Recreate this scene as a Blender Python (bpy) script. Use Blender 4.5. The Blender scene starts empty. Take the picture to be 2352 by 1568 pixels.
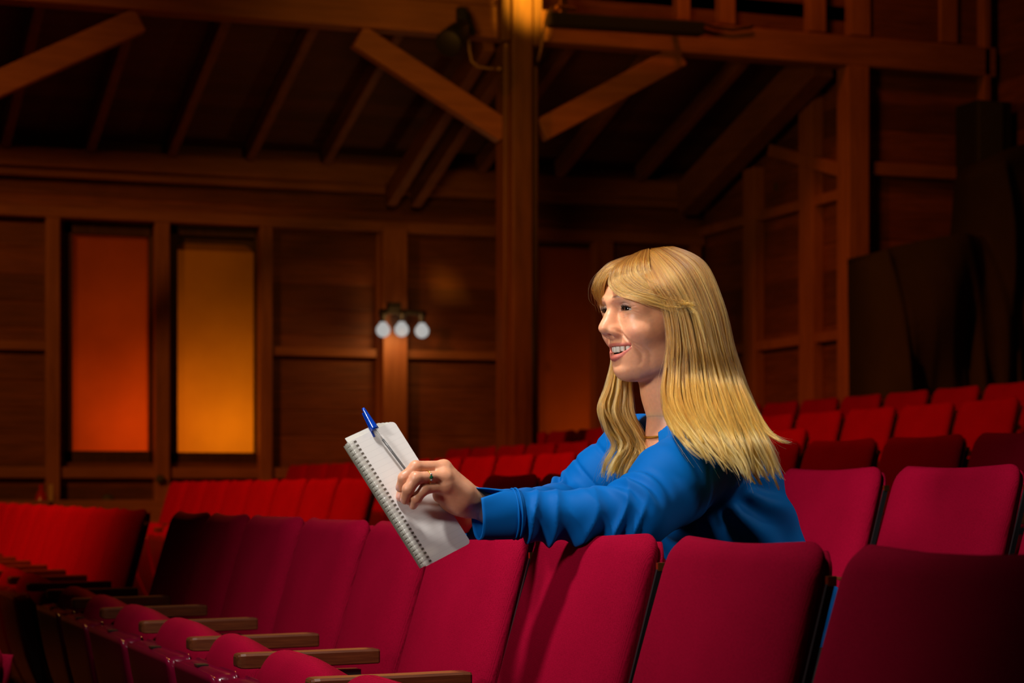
import bpy, bmesh, math, random
import numpy as np
from mathutils import Vector, Matrix, Euler

# ------------------------------------------------------------------ camera, world, exposure, large lights
SC = bpy.context.scene
COL = SC.collection
FPX = 4800.0                       # focal length in pixels of the 2352 px wide frame
PX0, HOR = 1176.0, 1125.0          # centre column, horizon row
YAW = math.radians(20.0)
SN, CS = math.sin(YAW), math.cos(YAW)
EYE = 0.93                         # eye height above the floor of the first row

cam_d = bpy.data.cameras.new('camera')
cam_d.sensor_width = 36.0
cam_d.lens = FPX / 2352.0 * 36.0
cam_d.shift_y = (HOR - 784.0) / 2352.0
cam_d.clip_start = 0.05
cam_d.clip_end = 200
cam_d.dof.use_dof = True
cam_d.dof.focus_distance = 3.42
cam_d.dof.aperture_fstop = 7.0
cam = bpy.data.objects.new('camera', cam_d)
COL.objects.link(cam)
cam.location = (0, 0, EYE)
cam.rotation_euler = (math.radians(90), 0, -YAW)
SC.camera = cam

SC.view_settings.view_transform = 'Standard'
SC.view_settings.look = 'None'
SC.view_settings.gamma = 1.0
SC.view_settings.use_curve_mapping = False
SC.view_settings.exposure = 0.0

wd = bpy.data.worlds.new('world')
SC.world = wd
wd.use_nodes = True
wd.node_tree.nodes['Background'].inputs['Color'].default_value = (0.011, 0.0055, 0.0030, 1)
wd.node_tree.nodes['Background'].inputs['Strength'].default_value = 0.35

def aim(o, target):
    d = Vector(target) - o.location
    o.rotation_euler = d.to_track_quat('-Z', 'Y').to_euler()

def light(name, kind, loc, target, power, color, size=0.5, size_y=None, angle=60, blend=0.6, spread=180):
    d = bpy.data.lights.new(name, kind)
    d.energy = power
    d.color = color
    if kind == 'AREA':
        d.shape = 'RECTANGLE'
        d.size = size
        d.size_y = size_y or size
        d.spread = math.radians(spread)
    elif kind == 'SPOT':
        d.shadow_soft_size = size
        d.spot_size = math.radians(angle)
        d.spot_blend = blend
    else:
        d.shadow_soft_size = size
    o = bpy.data.objects.new(name, d)
    COL.objects.link(o)
    o.location = loc
    aim(o, target)
    return o

# photographer's soft key from the upper left, house lights in amber and red behind
light('key_light', 'SPOT', (0.02, 2.78, 3.65), (1.08, 3.50, 0.98), 440, (1.0, 0.94, 0.88), size=0.20, angle=66, blend=1.0)
light('side_light', 'SPOT', (3.4, 0.7, 2.7), (1.62, 3.12, 1.02), 120, (1.0, 0.93, 0.85), size=0.25, angle=24, blend=1.0)
light('fill_light', 'SPOT', (-2.7, 1.3, 2.3), (1.20, 3.20, 1.18), 560, (1.0, 0.94, 0.88), size=0.30, angle=19, blend=1.0)
light('hair_light', 'SPOT', (3.6, 2.6, 3.4), (1.45, 3.2, 1.2), 60, (1.0, 0.80, 0.55), size=0.12, angle=22, blend=0.6)
light('house_wash_left', 'SPOT', (-3.2, 7.2, 5.2), (1.0, 15.0, 1.6), 720, (1.0, 0.33, 0.05), size=0.35, angle=50, blend=0.9)
light('house_wash_seats', 'SPOT', (-2.4, 7.6, 5.4), (2.8, 10.2, 0.7), 1900, (1.0, 0.20, 0.03), size=0.3, angle=62, blend=1.0)
light('house_wash_right', 'SPOT', (1.2, 5.4, 5.8), (4.6, 7.6, 0.9), 420, (1.0, 0.26, 0.045), size=0.4, angle=58, blend=1.0)
light('armrest_accent_light', 'SPOT', (2.6, 8.6, 3.6), (0.9, 4.9, 0.6), 160, (1.0, 0.38, 0.08), size=0.10, angle=34, blend=1.0)  # added warm spot, no fixture: orange highlights on armrests and seat pans
light('post_lamp', 'SPOT', (4.62, 11.5, 4.9), (4.665, 12.53, 4.09), 560, (1.0, 0.47, 0.03), size=0.04, angle=16, blend=1.0)
light('beam_lamp', 'SPOT', (3.0, 9.6, 3.2), (5.0, 12.7, 3.9), 85, (1.0, 0.42, 0.05), size=0.3, angle=85, blend=1.0)
light('clerestory_lamp', 'SPOT', (5.2, 11.2, 5.9), (6.2, 12.8, 4.4), 70, (1.0, 0.20, 0.03), size=0.25, angle=90, blend=1.0)

# ------------------------------------------------------------------ projection helpers (pixel -> place)
def qx(px, y):
    t = (px - PX0) / FPX
    return y * (SN + CS * t) / (CS - SN * t)
def P(px, py, y):
    x = qx(px, y)
    Z = SN * x + CS * y
    return Vector((x, y, EYE - (py - HOR) * Z / FPX))
def PZ(px, py, Z):
    X = (px - PX0) / FPX * Z
    return Vector((CS * X + SN * Z, -SN * X + CS * Z, EYE - (py - HOR) * Z / FPX))
def zat(px, py, y):
    return P(px, py, y).z

# ------------------------------------------------------------------ object helpers
def tag(o, label=None, cat=None, group=None, kind=None):
    if label: o['label'] = label
    if cat: o['category'] = cat
    if group: o['group'] = group
    if kind: o['kind'] = kind
    return o
def link(o, parent=None):
    COL.objects.link(o)
    if parent is not None: o.parent = parent
    return o
def empty(name, loc=(0, 0, 0), rz=0.0):
    o = bpy.data.objects.new(name, None)
    o.empty_display_size = 0.1
    o.location = loc
    o.rotation_euler = (0, 0, rz)
    return link(o)
def mesh_obj(name, verts, faces, m, parent=None, smooth=False):
    me = bpy.data.meshes.new(name)
    me.from_pydata([tuple(v) for v in verts], [], [tuple(f) for f in faces])
    me.materials.append(m)
    if smooth: me.polygons.foreach_set('use_smooth', [True] * len(me.polygons))
    me.update()
    return link(bpy.data.objects.new(name, me), parent)
def bm_obj(name, bm, m, parent=None, smooth=False, bevel=0.0, seg=2):
    me = bpy.data.meshes.new(name)
    bmesh.ops.recalc_face_normals(bm, faces=bm.faces)
    bm.to_mesh(me); bm.free()
    for mm in (m if isinstance(m, (list, tuple)) else [m]): me.materials.append(mm)
    if smooth: me.polygons.foreach_set('use_smooth', [True] * len(me.polygons))
    o = link(bpy.data.objects.new(name, me), parent)
    if bevel > 0:
        b = o.modifiers.new('bevel', 'BEVEL'); b.width = bevel; b.segments = seg; b.limit_method = 'ANGLE'
        b.angle_limit = math.radians(40)
    return o
def box(bm, lo, hi, mat=0):
    x0, y0, z0 = lo; x1, y1, z1 = hi
    vs = [bm.verts.new(p) for p in ((x0,y0,z0),(x1,y0,z0),(x1,y1,z0),(x0,y1,z0),(x0,y0,z1),(x1,y0,z1),(x1,y1,z1),(x0,y1,z1))]
    for f in ((0,3,2,1),(4,5,6,7),(0,1,5,4),(1,2,6,5),(2,3,7,6),(3,0,4,7)):
        bm.faces.new([vs[i] for i in f]).material_index = mat
    return vs
def bar(bm, a, b, w, h, up=(0, 0, 1)):
    """rectangular timber from a to b, w sideways, h along up"""
    a = Vector(a); b = Vector(b); d = (b - a).normalized(); up = Vector(up)
    s = d.cross(up).normalized(); u = s.cross(d).normalized()
    vs = []
    for p in (a, b):
        for i, j in ((-1,-1),(1,-1),(1,1),(-1,1)):
            vs.append(bm.verts.new(p + s * (w/2*i) + u * (h/2*j)))
    for f in ((0,1,2,3),(7,6,5,4),(0,4,5,1),(1,5,6,2),(2,6,7,3),(3,7,4,0)):
        bm.faces.new([vs[i] for i in f])
def tube_data(pts, radii, n=10, cap=True):
    pts = [Vector(p) for p in pts]; V = []; F = []
    up = None
    for i, p in enumerate(pts):
        d = (pts[min(i+1, len(pts)-1)] - pts[max(i-1, 0)]).normalized()
        if up is None:
            up = Vector((0,0,1)) if abs(d.z) < 0.9 else Vector((1,0,0))
        s = d.cross(up).normalized(); up = s.cross(d).normalized()
        r = radii[i] if hasattr(radii, '__len__') else radii
        for k in range(n):
            a = 2*math.pi*k/n
            V.append(p + s*(r*math.cos(a)) + up*(r*math.sin(a)))
    for i in range(len(pts)-1):
        for k in range(n):
            F.append((i*n+k, i*n+(k+1)%n, (i+1)*n+(k+1)%n, (i+1)*n+k))
    if cap:
        F.append(tuple(range(n-1, -1, -1))); F.append(tuple((len(pts)-1)*n+k for k in range(n)))
    return V, F
def tube(name, pts, radii, m, parent=None, n=10):
    V, F = tube_data(pts, radii, n)
    return mesh_obj(name, V, F, m, parent, smooth=True)
def lathe_data(profile, n=24, origin=(0,0,0)):
    V = []; F = []; o = Vector(origin)
    for r, z in profile:
        for k in range(n):
            a = 2*math.pi*k/n
            V.append(o + Vector((r*math.cos(a), r*math.sin(a), z)))
    for i in range(len(profile)-1):
        for k in range(n):
            F.append((i*n+k, i*n+(k+1)%n, (i+1)*n+(k+1)%n, (i+1)*n+k))
    F.append(tuple(range(n-1, -1, -1))); F.append(tuple((len(profile)-1)*n+k for k in range(n)))
    return V, F
def loft(rings, close_ends=True):
    V = []; F = []; n = len(rings[0])
    for r in rings: V.extend(r)
    for i in range(len(rings)-1):
        for k in range(n):
            F.append((i*n+k, i*n+(k+1)%n, (i+1)*n+(k+1)%n, (i+1)*n+k))
    if close_ends:
        F.append(tuple(range(n-1, -1, -1))); F.append(tuple((len(rings)-1)*n+k for k in range(n)))
    return V, F

# ------------------------------------------------------------------ materials
def newmat(name):
    m = bpy.data.materials.new(name); m.use_nodes = True
    nt = m.node_tree
    return m, nt, nt.nodes, nt.links, nt.nodes['Principled BSDF']
def rgba(c): return (c[0], c[1], c[2], 1.0)
def plain(name, col, rough=0.5, metal=0.0, coat=0.0, spec=0.5, emit=None, es=0.0, trans=0.0, vary=0.12):
    m, nt, N, L, b = newmat(name)
    b.inputs['Base Color'].default_value = rgba(col)
    if vary > 0 and trans == 0:
        tc = N.new('ShaderNodeTexCoord'); nz = N.new('ShaderNodeTexNoise'); nz.inputs['Scale'].default_value = 22; nz.inputs['Detail'].default_value = 5
        mr = N.new('ShaderNodeMapRange'); mr.inputs['To Min'].default_value = 1-vary; mr.inputs['To Max'].default_value = 1+vary
        mx = N.new('ShaderNodeVectorMath'); mx.operation = 'SCALE'; mx.inputs[0].default_value = col[:3]
        L.new(tc.outputs['Object'], nz.inputs['Vector']); L.new(nz.outputs['Fac'], mr.inputs['Value'])
        L.new(mr.outputs['Result'], mx.inputs['Scale']); L.new(mx.outputs['Vector'], b.inputs['Base Color'])
    b.inputs['Roughness'].default_value = rough
    b.inputs['Metallic'].default_value = metal
    b.inputs['Coat Weight'].default_value = coat
    b.inputs['Specular IOR Level'].default_value = spec
    b.inputs['Transmission Weight'].default_value = trans
    if emit:
        b.inputs['Emission Color'].default_value = rgba(emit); b.inputs['Emission Strength'].default_value = es
    return m
def wood(name, c1, c2, scale=(1, 1, 14), rough=0.55, coat=0.0, planks=None, bump=0.25):
    """grain runs along the axis whose scale is smallest; planks = (axis, height) adds board joints"""
    m, nt, N, L, b = newmat(name)
    tc = N.new('ShaderNodeTexCoord'); mp = N.new('ShaderNodeMapping'); mp.inputs['Scale'].default_value = scale
    L.new(tc.outputs['Object'], mp.inputs['Vector'])
    nz = N.new('ShaderNodeTexNoise'); nz.inputs['Scale'].default_value = 3.0; nz.inputs['Detail'].default_value = 7; nz.inputs['Roughness'].default_value = 0.65
    L.new(mp.outputs['Vector'], nz.inputs['Vector'])
    n2 = N.new('ShaderNodeTexNoise'); n2.inputs['Scale'].default_value = 1.3; n2.inputs['Detail'].default_value = 3
    L.new(tc.outputs['Object'], n2.inputs['Vector'])
    ad = N.new('ShaderNodeMath'); ad.operation = 'MULTIPLY_ADD'; ad.inputs[1].default_value = 0.5
    L.new(n2.outputs['Fac'], ad.inputs[0]); L.new(nz.outputs['Fac'], ad.inputs[2])
    cr = N.new('ShaderNodeValToRGB'); cr.color_ramp.elements[0].position = 0.50; cr.color_ramp.elements[1].position = 1.0
    cr.color_ramp.elements[0].color = rgba(c1); cr.color_ramp.elements[1].color = rgba(c2)
    L.new(ad.outputs[0], cr.inputs['Fac'])
    out = cr.outputs['Color']; hgt = nz.outputs['Fac']
    if planks:
        ax, h = planks
        sp = N.new('ShaderNodeSeparateXYZ'); L.new(tc.outputs['Object'], sp.inputs[0])
        dv = N.new('ShaderNodeMath'); dv.operation = 'DIVIDE'; dv.inputs[1].default_value = h; L.new(sp.outputs[ax], dv.inputs[0])
        fr = N.new('ShaderNodeMath'); fr.operation = 'FRACT'; L.new(dv.outputs[0], fr.inputs[0])
        pp = N.new('ShaderNodeMath'); pp.operation = 'PINGPONG'; pp.inputs[1].default_value = 0.5; L.new(fr.outputs[0], pp.inputs[0])
        st = N.new('ShaderNodeMapRange'); st.inputs['From Max'].default_value = 0.05; L.new(pp.outputs[0], st.inputs['Value'])
        fl = N.new('ShaderNodeMath'); fl.operation = 'FLOOR'; L.new(dv.outputs[0], fl.inputs[0])
        wn = N.new('ShaderNodeTexWhiteNoise'); wn.noise_dimensions = '1D'; L.new(fl.outputs[0], wn.inputs['W'])
        mr = N.new('ShaderNodeMapRange'); mr.inputs['To Min'].default_value = 0.6; mr.inputs['To Max'].default_value = 1.25; L.new(wn.outputs['Value'], mr.inputs['Value'])
        sc = N.new('ShaderNodeVectorMath'); sc.operation = 'SCALE'; L.new(out, sc.inputs[0]); L.new(mr.outputs['Result'], sc.inputs['Scale'])
        out = sc.outputs['Vector']
        ms = N.new('ShaderNodeMath'); ms.operation = 'MULTIPLY_ADD'; ms.inputs[1].default_value = 2.0
        L.new(st.outputs['Result'], ms.inputs[0]); L.new(nz.outputs['Fac'], ms.inputs[2]); hgt = ms.outputs[0]
    L.new(out, b.inputs['Base Color'])
    bp = N.new('ShaderNodeBump'); bp.inputs['Strength'].default_value = bump; bp.inputs['Distance'].default_value = 0.01
    L.new(hgt, bp.inputs['Height']); L.new(bp.outputs['Normal'], b.inputs['Normal'])
    b.inputs['Roughness'].default_value = rough
    b.inputs['Coat Weight'].default_value = coat
    b.inputs['Coat Roughness'].default_value = 0.15
    return m
def fabric(name, col, hi, weave=900.0, bump=0.22, sheen=0.12, speck=0.8):
    m, nt, N, L, b = newmat(name)
    tc = N.new('ShaderNodeTexCoord')
    w1 = N.new('ShaderNodeTexWave'); w1.bands_direction = 'Z'; w1.inputs['Scale'].default_value = weave/6.28; w1.inputs['Distortion'].default_value = 1.5; w1.inputs['Detail'].default_value = 1
    w2 = N.new('ShaderNodeTexWave'); w2.bands_direction = 'Y'; w2.inputs['Scale'].default_value = weave/6.28*0.7; w2.inputs['Distortion'].default_value = 1.5; w2.inputs['Detail'].default_value = 1
    L.new(tc.outputs['Object'], w1.inputs['Vector']); L.new(tc.outputs['Object'], w2.inputs['Vector'])
    mu = N.new('ShaderNodeMath'); mu.operation = 'MULTIPLY'; L.new(w1.outputs['Fac'], mu.inputs[0]); L.new(w2.outputs['Fac'], mu.inputs[1])
    nz = N.new('ShaderNodeTexNoise'); nz.inputs['Scale'].default_value = 420; nz.inputs['Detail'].default_value = 2
    nb = N.new('ShaderNodeTexNoise'); nb.inputs['Scale'].default_value = 7; nb.inputs['Detail'].default_value = 4
    L.new(tc.outputs['Object'], nz.inputs['Vector']); L.new(tc.outputs['Object'], nb.inputs['Vector'])
    a1 = N.new('ShaderNodeMath'); a1.operation = 'MULTIPLY_ADD'; a1.inputs[1].default_value = speck
    L.new(nz.outputs['Fac'], a1.inputs[0]); L.new(mu.outputs[0], a1.inputs[2])
    a2 = N.new('ShaderNodeMath'); a2.operation = 'MULTIPLY_ADD'; a2.inputs[1].default_value = 0.35
    L.new(nb.outputs['Fac'], a2.inputs[0]); L.new(a1.outputs[0], a2.inputs[2])
    cr = N.new('ShaderNodeValToRGB'); cr.color_ramp.elements[0].position = 0.35; cr.color_ramp.elements[1].position = 1.25 if False else 1.0
    cr.color_ramp.elements[0].color = rgba(col); cr.color_ramp.elements[1].color = rgba(hi)
    L.new(a2.outputs[0], cr.inputs['Fac']); L.new(cr.outputs['Color'], b.inputs['Base Color'])
    bp = N.new('ShaderNodeBump'); bp.inputs['Strength'].default_value = bump; bp.inputs['Distance'].default_value = 0.0006
    L.new(a1.outputs[0], bp.inputs['Height']); L.new(bp.outputs['Normal'], b.inputs['Normal'])
    b.inputs['Roughness'].default_value = 0.85
    b.inputs['Specular IOR Level'].default_value = 0.04
    b.inputs['Sheen Weight'].default_value = sheen
    b.inputs['Sheen Roughness'].default_value = 0.4
    b.inputs['Sheen Tint'].default_value = rgba(hi)
    return m

M = {}
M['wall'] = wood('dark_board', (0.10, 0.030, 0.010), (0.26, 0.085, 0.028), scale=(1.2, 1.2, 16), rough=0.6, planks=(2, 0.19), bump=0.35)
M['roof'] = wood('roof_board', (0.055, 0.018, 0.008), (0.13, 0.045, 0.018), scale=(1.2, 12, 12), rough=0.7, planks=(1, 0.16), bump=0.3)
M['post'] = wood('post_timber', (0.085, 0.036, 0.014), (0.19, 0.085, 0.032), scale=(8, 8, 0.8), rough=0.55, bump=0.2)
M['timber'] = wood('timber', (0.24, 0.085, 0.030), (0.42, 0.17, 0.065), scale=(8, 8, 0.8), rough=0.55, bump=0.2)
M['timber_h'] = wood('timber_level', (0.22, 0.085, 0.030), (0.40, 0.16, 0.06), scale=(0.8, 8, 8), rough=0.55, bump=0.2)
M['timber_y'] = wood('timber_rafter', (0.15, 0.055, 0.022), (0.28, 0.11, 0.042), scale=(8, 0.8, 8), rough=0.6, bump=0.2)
M['arm'] = wood('varnished_arm', (0.060, 0.013, 0.004), (0.165, 0.042, 0.011), scale=(4, 60, 60), rough=0.38, coat=0.08, bump=0.05)
M['seat'] = fabric('crimson_cloth', (0.135, 0.0002, 0.0085), (0.335, 0.0016, 0.026), weave=1500)
M['pan'] = plain('burgundy_enamel', (0.130, 0.001, 0.016), rough=0.24, coat=0.12, spec=0.3, vary=0.05)
M['black'] = plain('black_metal', (0.012, 0.012, 0.013), rough=0.38, vary=0.05)
M['blackmat'] = plain('black_paint', (0.010, 0.010, 0.009), rough=0.6, vary=0.05)
M['brass'] = plain('brass', (0.75, 0.42, 0.10), rough=0.3, metal=1.0, vary=0.05)
M['steel'] = plain('grey_steel', (0.45, 0.45, 0.46), rough=0.35, metal=1.0, vary=0.05)
M['floor'] = plain('dark_carpet', (0.020, 0.010, 0.009), rough=0.95, vary=0.3)
M['drape'] = fabric('drab_cloth', (0.028, 0.026, 0.014), (0.060, 0.052, 0.028), weave=700, bump=0.2)
M['speaker'] = plain('speaker_grey', (0.055, 0.058, 0.038), rough=0.7)
M['frame'] = wood('window_frame_wood', (0.045, 0.020, 0.008), (0.10, 0.045, 0.016), scale=(8, 8, 0.8), rough=0.5, bump=0.15)
M['cable'] = plain('pale_cable', (0.35, 0.22, 0.10), rough=0.5)
def pane(name, col, rough_noise=3.0):
    m, nt, N, L, b = newmat(name)
    N.remove(b)
    out = N['Material Output']
    tc = N.new('ShaderNodeTexCoord'); nz = N.new('ShaderNodeTexNoise'); nz.inputs['Scale'].default_value = rough_noise; nz.inputs['Detail'].default_value = 6
    cr = N.new('ShaderNodeValToRGB'); cr.color_ramp.elements[0].color = rgba([c*0.75 for c in col]); cr.color_ramp.elements[1].color = rgba([min(1, c*1.25) for c in col])
    L.new(tc.outputs['Object'], nz.inputs['Vector']); L.new(nz.outputs['Fac'], cr.inputs['Fac'])
    tr = N.new('ShaderNodeBsdfTranslucent'); df = N.new('ShaderNodeBsdfDiffuse'); mx = N.new('ShaderNodeMixShader'); mx.inputs['Fac'].default_value = 0.35
    L.new(cr.outputs['Color'], tr.inputs['Color']); L.new(cr.outputs['Color'], df.inputs['Color'])
    L.new(tr.outputs[0], mx.inputs[1]); L.new(df.outputs[0], mx.inputs[2]); L.new(mx.outputs[0], out.inputs['Surface'])
    return m
M['pane_red'] = pane('red_pane', (0.80, 0.20, 0.045))
M['pane_amber'] = pane('amber_pane', (0.88, 0.46, 0.07))
M['pane_brown'] = pane('brown_pane', (0.55, 0.17, 0.03))
# ------------------------------------------------------------------ the room
YW = 15.2          # side wall with the windows
YB = 12.73         # plane of the post and long beam
XR = 7.14          # return wall closing the side aisle
ZR0 = 3.42         # underside of the roof at the wall
SL = 0.31          # roof slope
XH = 8.22
Q = [1.231, 2.30, 3.45, 4.54, 5.25, 6.33]          # tops of the seat rows, front to back
FZ = [0.0, 0.115, 0.235, 0.35, 0.475, 0.64]        # floor of every row
def st(o): return tag(o, kind='structure')

bm = bmesh.new()
edges = [-12] + [q - 0.42 for q in Q] + [XH]
hs = [-0.12] + FZ
for i in range(len(hs)):
    box(bm, (edges[i], 0.4, -1.0), (edges[i+1], YW, hs[i]))
st(bm_obj('floor', bm, M['floor']))

WINS = [(146, 357), (391, 598), (1236, 1368)]      # window openings in the far wall by photo column
wz = [(zat(250, 1062, YW), zat(250, 512, YW)), (zat(490, 1062, YW), zat(490, 518, YW)), (zat(1300, 1035, YW), zat(1300, 560, YW))]
bm = bmesh.new()
xs = -6.0
for (a, b), (z0, z1) in zip(WINS, wz):
    xa, xb = qx(a, YW), qx(b, YW)
    box(bm, (xs, YW, -1), (xa, YW+0.12, 5.4))
    box(bm, (xa, YW, -1), (xb, YW+0.12, z0)); box(bm, (xa, YW, z1), (xb, YW+0.12, 5.4))
    xs = xb
box(bm, (xs, YW, -1), (XH+0.4, YW+0.12, 5.4))
st(bm_obj('wall_far', bm, M['wall']))
bm = bmesh.new(); box(bm, (XR, YB, -1), (XR+0.12, YW, 4.3)); st(bm_obj('wall_return', bm, M['wall']))
bm = bmesh.new(); box(bm, (XR+0.12, YB, -1), (XH+0.2, YB+0.12, 7)); 
box(bm, (qx(1240, YB), YB+0.06, 4.03), (XR+0.12, YB+0.16, 7)); box(bm, (-7, YB+0.06, 4.28), (qx(1240, YB), YB+0.16, 7))
st(bm_obj('wall_beam_side', bm, M['wall']))
bm = bmesh.new(); box(bm, (XH+0.05, 1.0, -1), (XH+0.2, YB, 7)); st(bm_obj('wall_right', bm, M['wall']))
bm = bmesh.new()
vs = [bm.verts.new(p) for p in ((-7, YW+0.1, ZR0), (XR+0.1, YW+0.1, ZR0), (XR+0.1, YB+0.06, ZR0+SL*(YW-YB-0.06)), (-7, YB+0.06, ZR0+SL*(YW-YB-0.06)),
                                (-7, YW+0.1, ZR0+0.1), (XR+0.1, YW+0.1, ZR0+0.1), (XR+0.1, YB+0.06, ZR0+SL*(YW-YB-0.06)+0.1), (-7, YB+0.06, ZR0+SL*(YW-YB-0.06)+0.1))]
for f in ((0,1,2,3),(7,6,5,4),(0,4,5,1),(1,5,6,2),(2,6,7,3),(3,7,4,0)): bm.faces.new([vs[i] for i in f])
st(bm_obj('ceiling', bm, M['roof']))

# windows
for n, ((a, b), (z0, z1), pm) in enumerate(zip(WINS, wz, ('pane_red', 'pane_amber', 'pane_brown'))):
    xa, xb = qx(a, YW), qx(b, YW)
    w = st(empty('window_%d' % (n+1), ((xa+xb)/2, YW, z0)))
    fw = (0.085, 0.075, 0.02)[n]
    bm = bmesh.new(); cx = (xa+xb)/2
    for lo, hi in (((xa, 0, z0), (xa+fw*0.8, 0, z1)), ((xb-fw*0.45, 0, z0), (xb, 0, z1)), ((xa, 0, z0), (xb, 0, z0+fw)), ((xa, 0, z1-fw), (xb, 0, z1))):
        box(bm, (lo[0]-cx, 0.02, lo[2]-z0), (hi[0]-cx, 0.10, hi[2]-z0))
    bm_obj('window_frame', bm, M['frame'], w, bevel=0.004)
    # pane with rounded upper corners on the amber window
    r = 0.10 if n == 1 else 0.005
    x0, x1, za, zb = xa+fw*0.5-cx, xb-fw*0.3-cx, fw*0.5, z1-z0-fw*(1.7 if n == 1 else 0.8)
    pts = [(x0, za), (x1, za)]
    for k in range(9):
        t = math.pi/2*k/8; pts.append((x1-r+r*math.cos(t), zb-r+r*math.sin(t)))
    for k in range(9):
        t = math.pi/2*k/8; pts.append((x0+r-r*math.sin(t), zb-r+r*math.cos(t)))
    V = [(x, 0.085, z) for x, z in pts]
    mesh_obj('window_pane', V, [tuple(range(len(V)))], M[pm], w)
    if n == 1:
        bm = bmesh.new(); box(bm, (xa-cx, 0.086, z1-z0-fw*2.4), (xb-cx, 0.10, z1-z0)); bm_obj('window_head', bm, M['frame'], w)
# lamps outside the windows, low down and behind the panes
light('window_glow_red', 'AREA', (qx(300, 15.6), 15.95, 1.25), (qx(270, YW), YW, 1.7), 3.4, (1.0, 0.22, 0.03), size=0.35, size_y=0.25)
light('window_glow_amber', 'AREA', (qx(530, 15.5), 15.85, 1.25), (qx(500, YW), YW, 1.9), 4.4, (1.0, 0.38, 0.03), size=0.30, size_y=0.30)
light('window_glow_brown', 'AREA', (qx(1310, 15.8), 15.9, 1.1), (qx(1300, YW), YW, 1.9), 2.2, (1.0, 0.30, 0.03), size=0.35, size_y=0.4)

# timber framing on the far wall
def wallbar(n, px0, px1, z0, z1, dep=0.10, m='timber', y=YW):
    bm = bmesh.new(); box(bm, (qx(px0, y-dep), y-dep, z0), (qx(px1, y-dep), y, z1))
    return st(bm_obj('trim_%d' % n, bm, M[m], bevel=0.006))
zt = 2.90
k = 1
for a, b in ((106, 138), (357, 390), (598, 626), (880, 936), (1366, 1410), (1590, 1612)):
    wallbar(k, a, b, 0.2, zt, dep=0.11 if a != 880 else 0.15); k += 1
wallbar(k, 866, 879, 0.2, zt, dep=0.06); k += 1
for a, b in ((-400, 106), (626, 866), (936, 1150), (1150, 1236)):
    wallbar(k, a, b, 1.925, 1.99, dep=0.07, m='timber_h'); k += 1
for a, b in ((-400, 106), (138, 357), (390, 598), (626, 866)):
    wallbar(k, a, b, 1.015, 1.095, dep=0.075, m='timber_h'); k += 1
wallbar(k, -500, 1620, 2.87, 2.95, dep=0.12, m='timber_h'); k += 1
wallbar(k, -500, 1620, 3.16, 3.22, dep=0.10, m='timber_h'); k += 1
wallbar(k, -500, 1620, 3.22, 3.36, dep=0.16, m='timber_h'); k += 1
# return wall framing
def retbar(y0, y1, z0, z1, dep=0.09):
    global k
    bm = bmesh.new(); box(bm, (XR-dep, y0, z0), (XR, y1, z1))
    st(bm_obj('trim_%d' % k, bm, M['timber'], bevel=0.006)); k += 1
def y_on_x(px, x):
    t = (px - PX0) / FPX
    return x * (CS - SN * t) / (SN + CS * t)
for a, b, top in ((1706, 1732, 3.35), (1834, 1866, 3.75)):
    retbar(y_on_x(b, XR-0.09), y_on_x(a, XR-0.09), 0.3, top)
retbar(YB, YW, 2.94, 3.01, 0.07); retbar(YB, YW, 1.97, 2.04, 0.07)
bm = bmesh.new(); ya, yb = y_on_x(1775, XR-0.06), y_on_x(1950, XR-0.06)
bar(bm, (XR-0.06, ya, P(1775, 345, ya).z), (XR-0.06, yb, zat(1950, 395, yb)), 0.08, 0.09)
st(bm_obj('trim_%d' % k, bm, M['timber'], bevel=0.006)); k += 1
# framing of the wall beyond the corner post
for a, b, z0, z1 in ((2008, 2268, 3.10, 3.19), (2008, 2268, 1.98, 2.05)):
    bm = bmesh.new(); box(bm, (qx(a, YB-0.06), YB-0.06, z0), (qx(b, YB-0.06), YB, z1)); st(bm_obj('trim_%d' % k, bm, M['timber_h'], bevel=0.006)); k += 1
for a, b in ((1557, 1586), (1655, 1690), (1860, 1898), (1955, 2000), (2160, 2200)):
    bm = bmesh.new(); box(bm, (qx(a, YB-0.03), YB-0.03, 4.06), (qx(b, YB-0.03), YB+0.06 if a < 2000 else YB, 6.8)); st(bm_obj('trim_%d' % k, bm, M['timber'], bevel=0.006)); k += 1
bm = bmesh.new(); box(bm, (qx(2262, YB-0.1), YB-0.1, 0.5), (qx(2276, YB-0.1), YB, 6.8)); st(bm_obj('trim_%d' % k, bm, M['timber'], bevel=0.006)); k += 1

# rafters
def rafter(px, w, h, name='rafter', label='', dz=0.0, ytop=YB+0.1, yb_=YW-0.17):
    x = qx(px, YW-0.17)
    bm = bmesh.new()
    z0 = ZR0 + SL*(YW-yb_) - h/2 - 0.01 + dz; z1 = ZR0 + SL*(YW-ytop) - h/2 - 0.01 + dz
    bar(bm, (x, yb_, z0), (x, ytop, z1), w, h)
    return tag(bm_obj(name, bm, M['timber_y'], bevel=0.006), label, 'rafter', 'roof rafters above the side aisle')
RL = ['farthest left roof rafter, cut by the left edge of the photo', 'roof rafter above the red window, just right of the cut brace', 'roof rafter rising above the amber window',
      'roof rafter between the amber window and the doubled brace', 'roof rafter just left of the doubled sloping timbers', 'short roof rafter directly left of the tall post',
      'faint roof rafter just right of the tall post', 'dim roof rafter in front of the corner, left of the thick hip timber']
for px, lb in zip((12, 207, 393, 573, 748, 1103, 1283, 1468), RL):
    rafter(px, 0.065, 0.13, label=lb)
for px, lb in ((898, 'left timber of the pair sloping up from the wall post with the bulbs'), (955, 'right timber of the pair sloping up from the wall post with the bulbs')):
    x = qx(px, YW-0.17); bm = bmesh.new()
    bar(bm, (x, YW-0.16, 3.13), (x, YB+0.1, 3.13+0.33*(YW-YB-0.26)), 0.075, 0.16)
    tag(bm_obj('sloping_brace', bm, M['timber_y'], bevel=0.006), lb, 'brace', 'paired sloping timbers')
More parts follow.
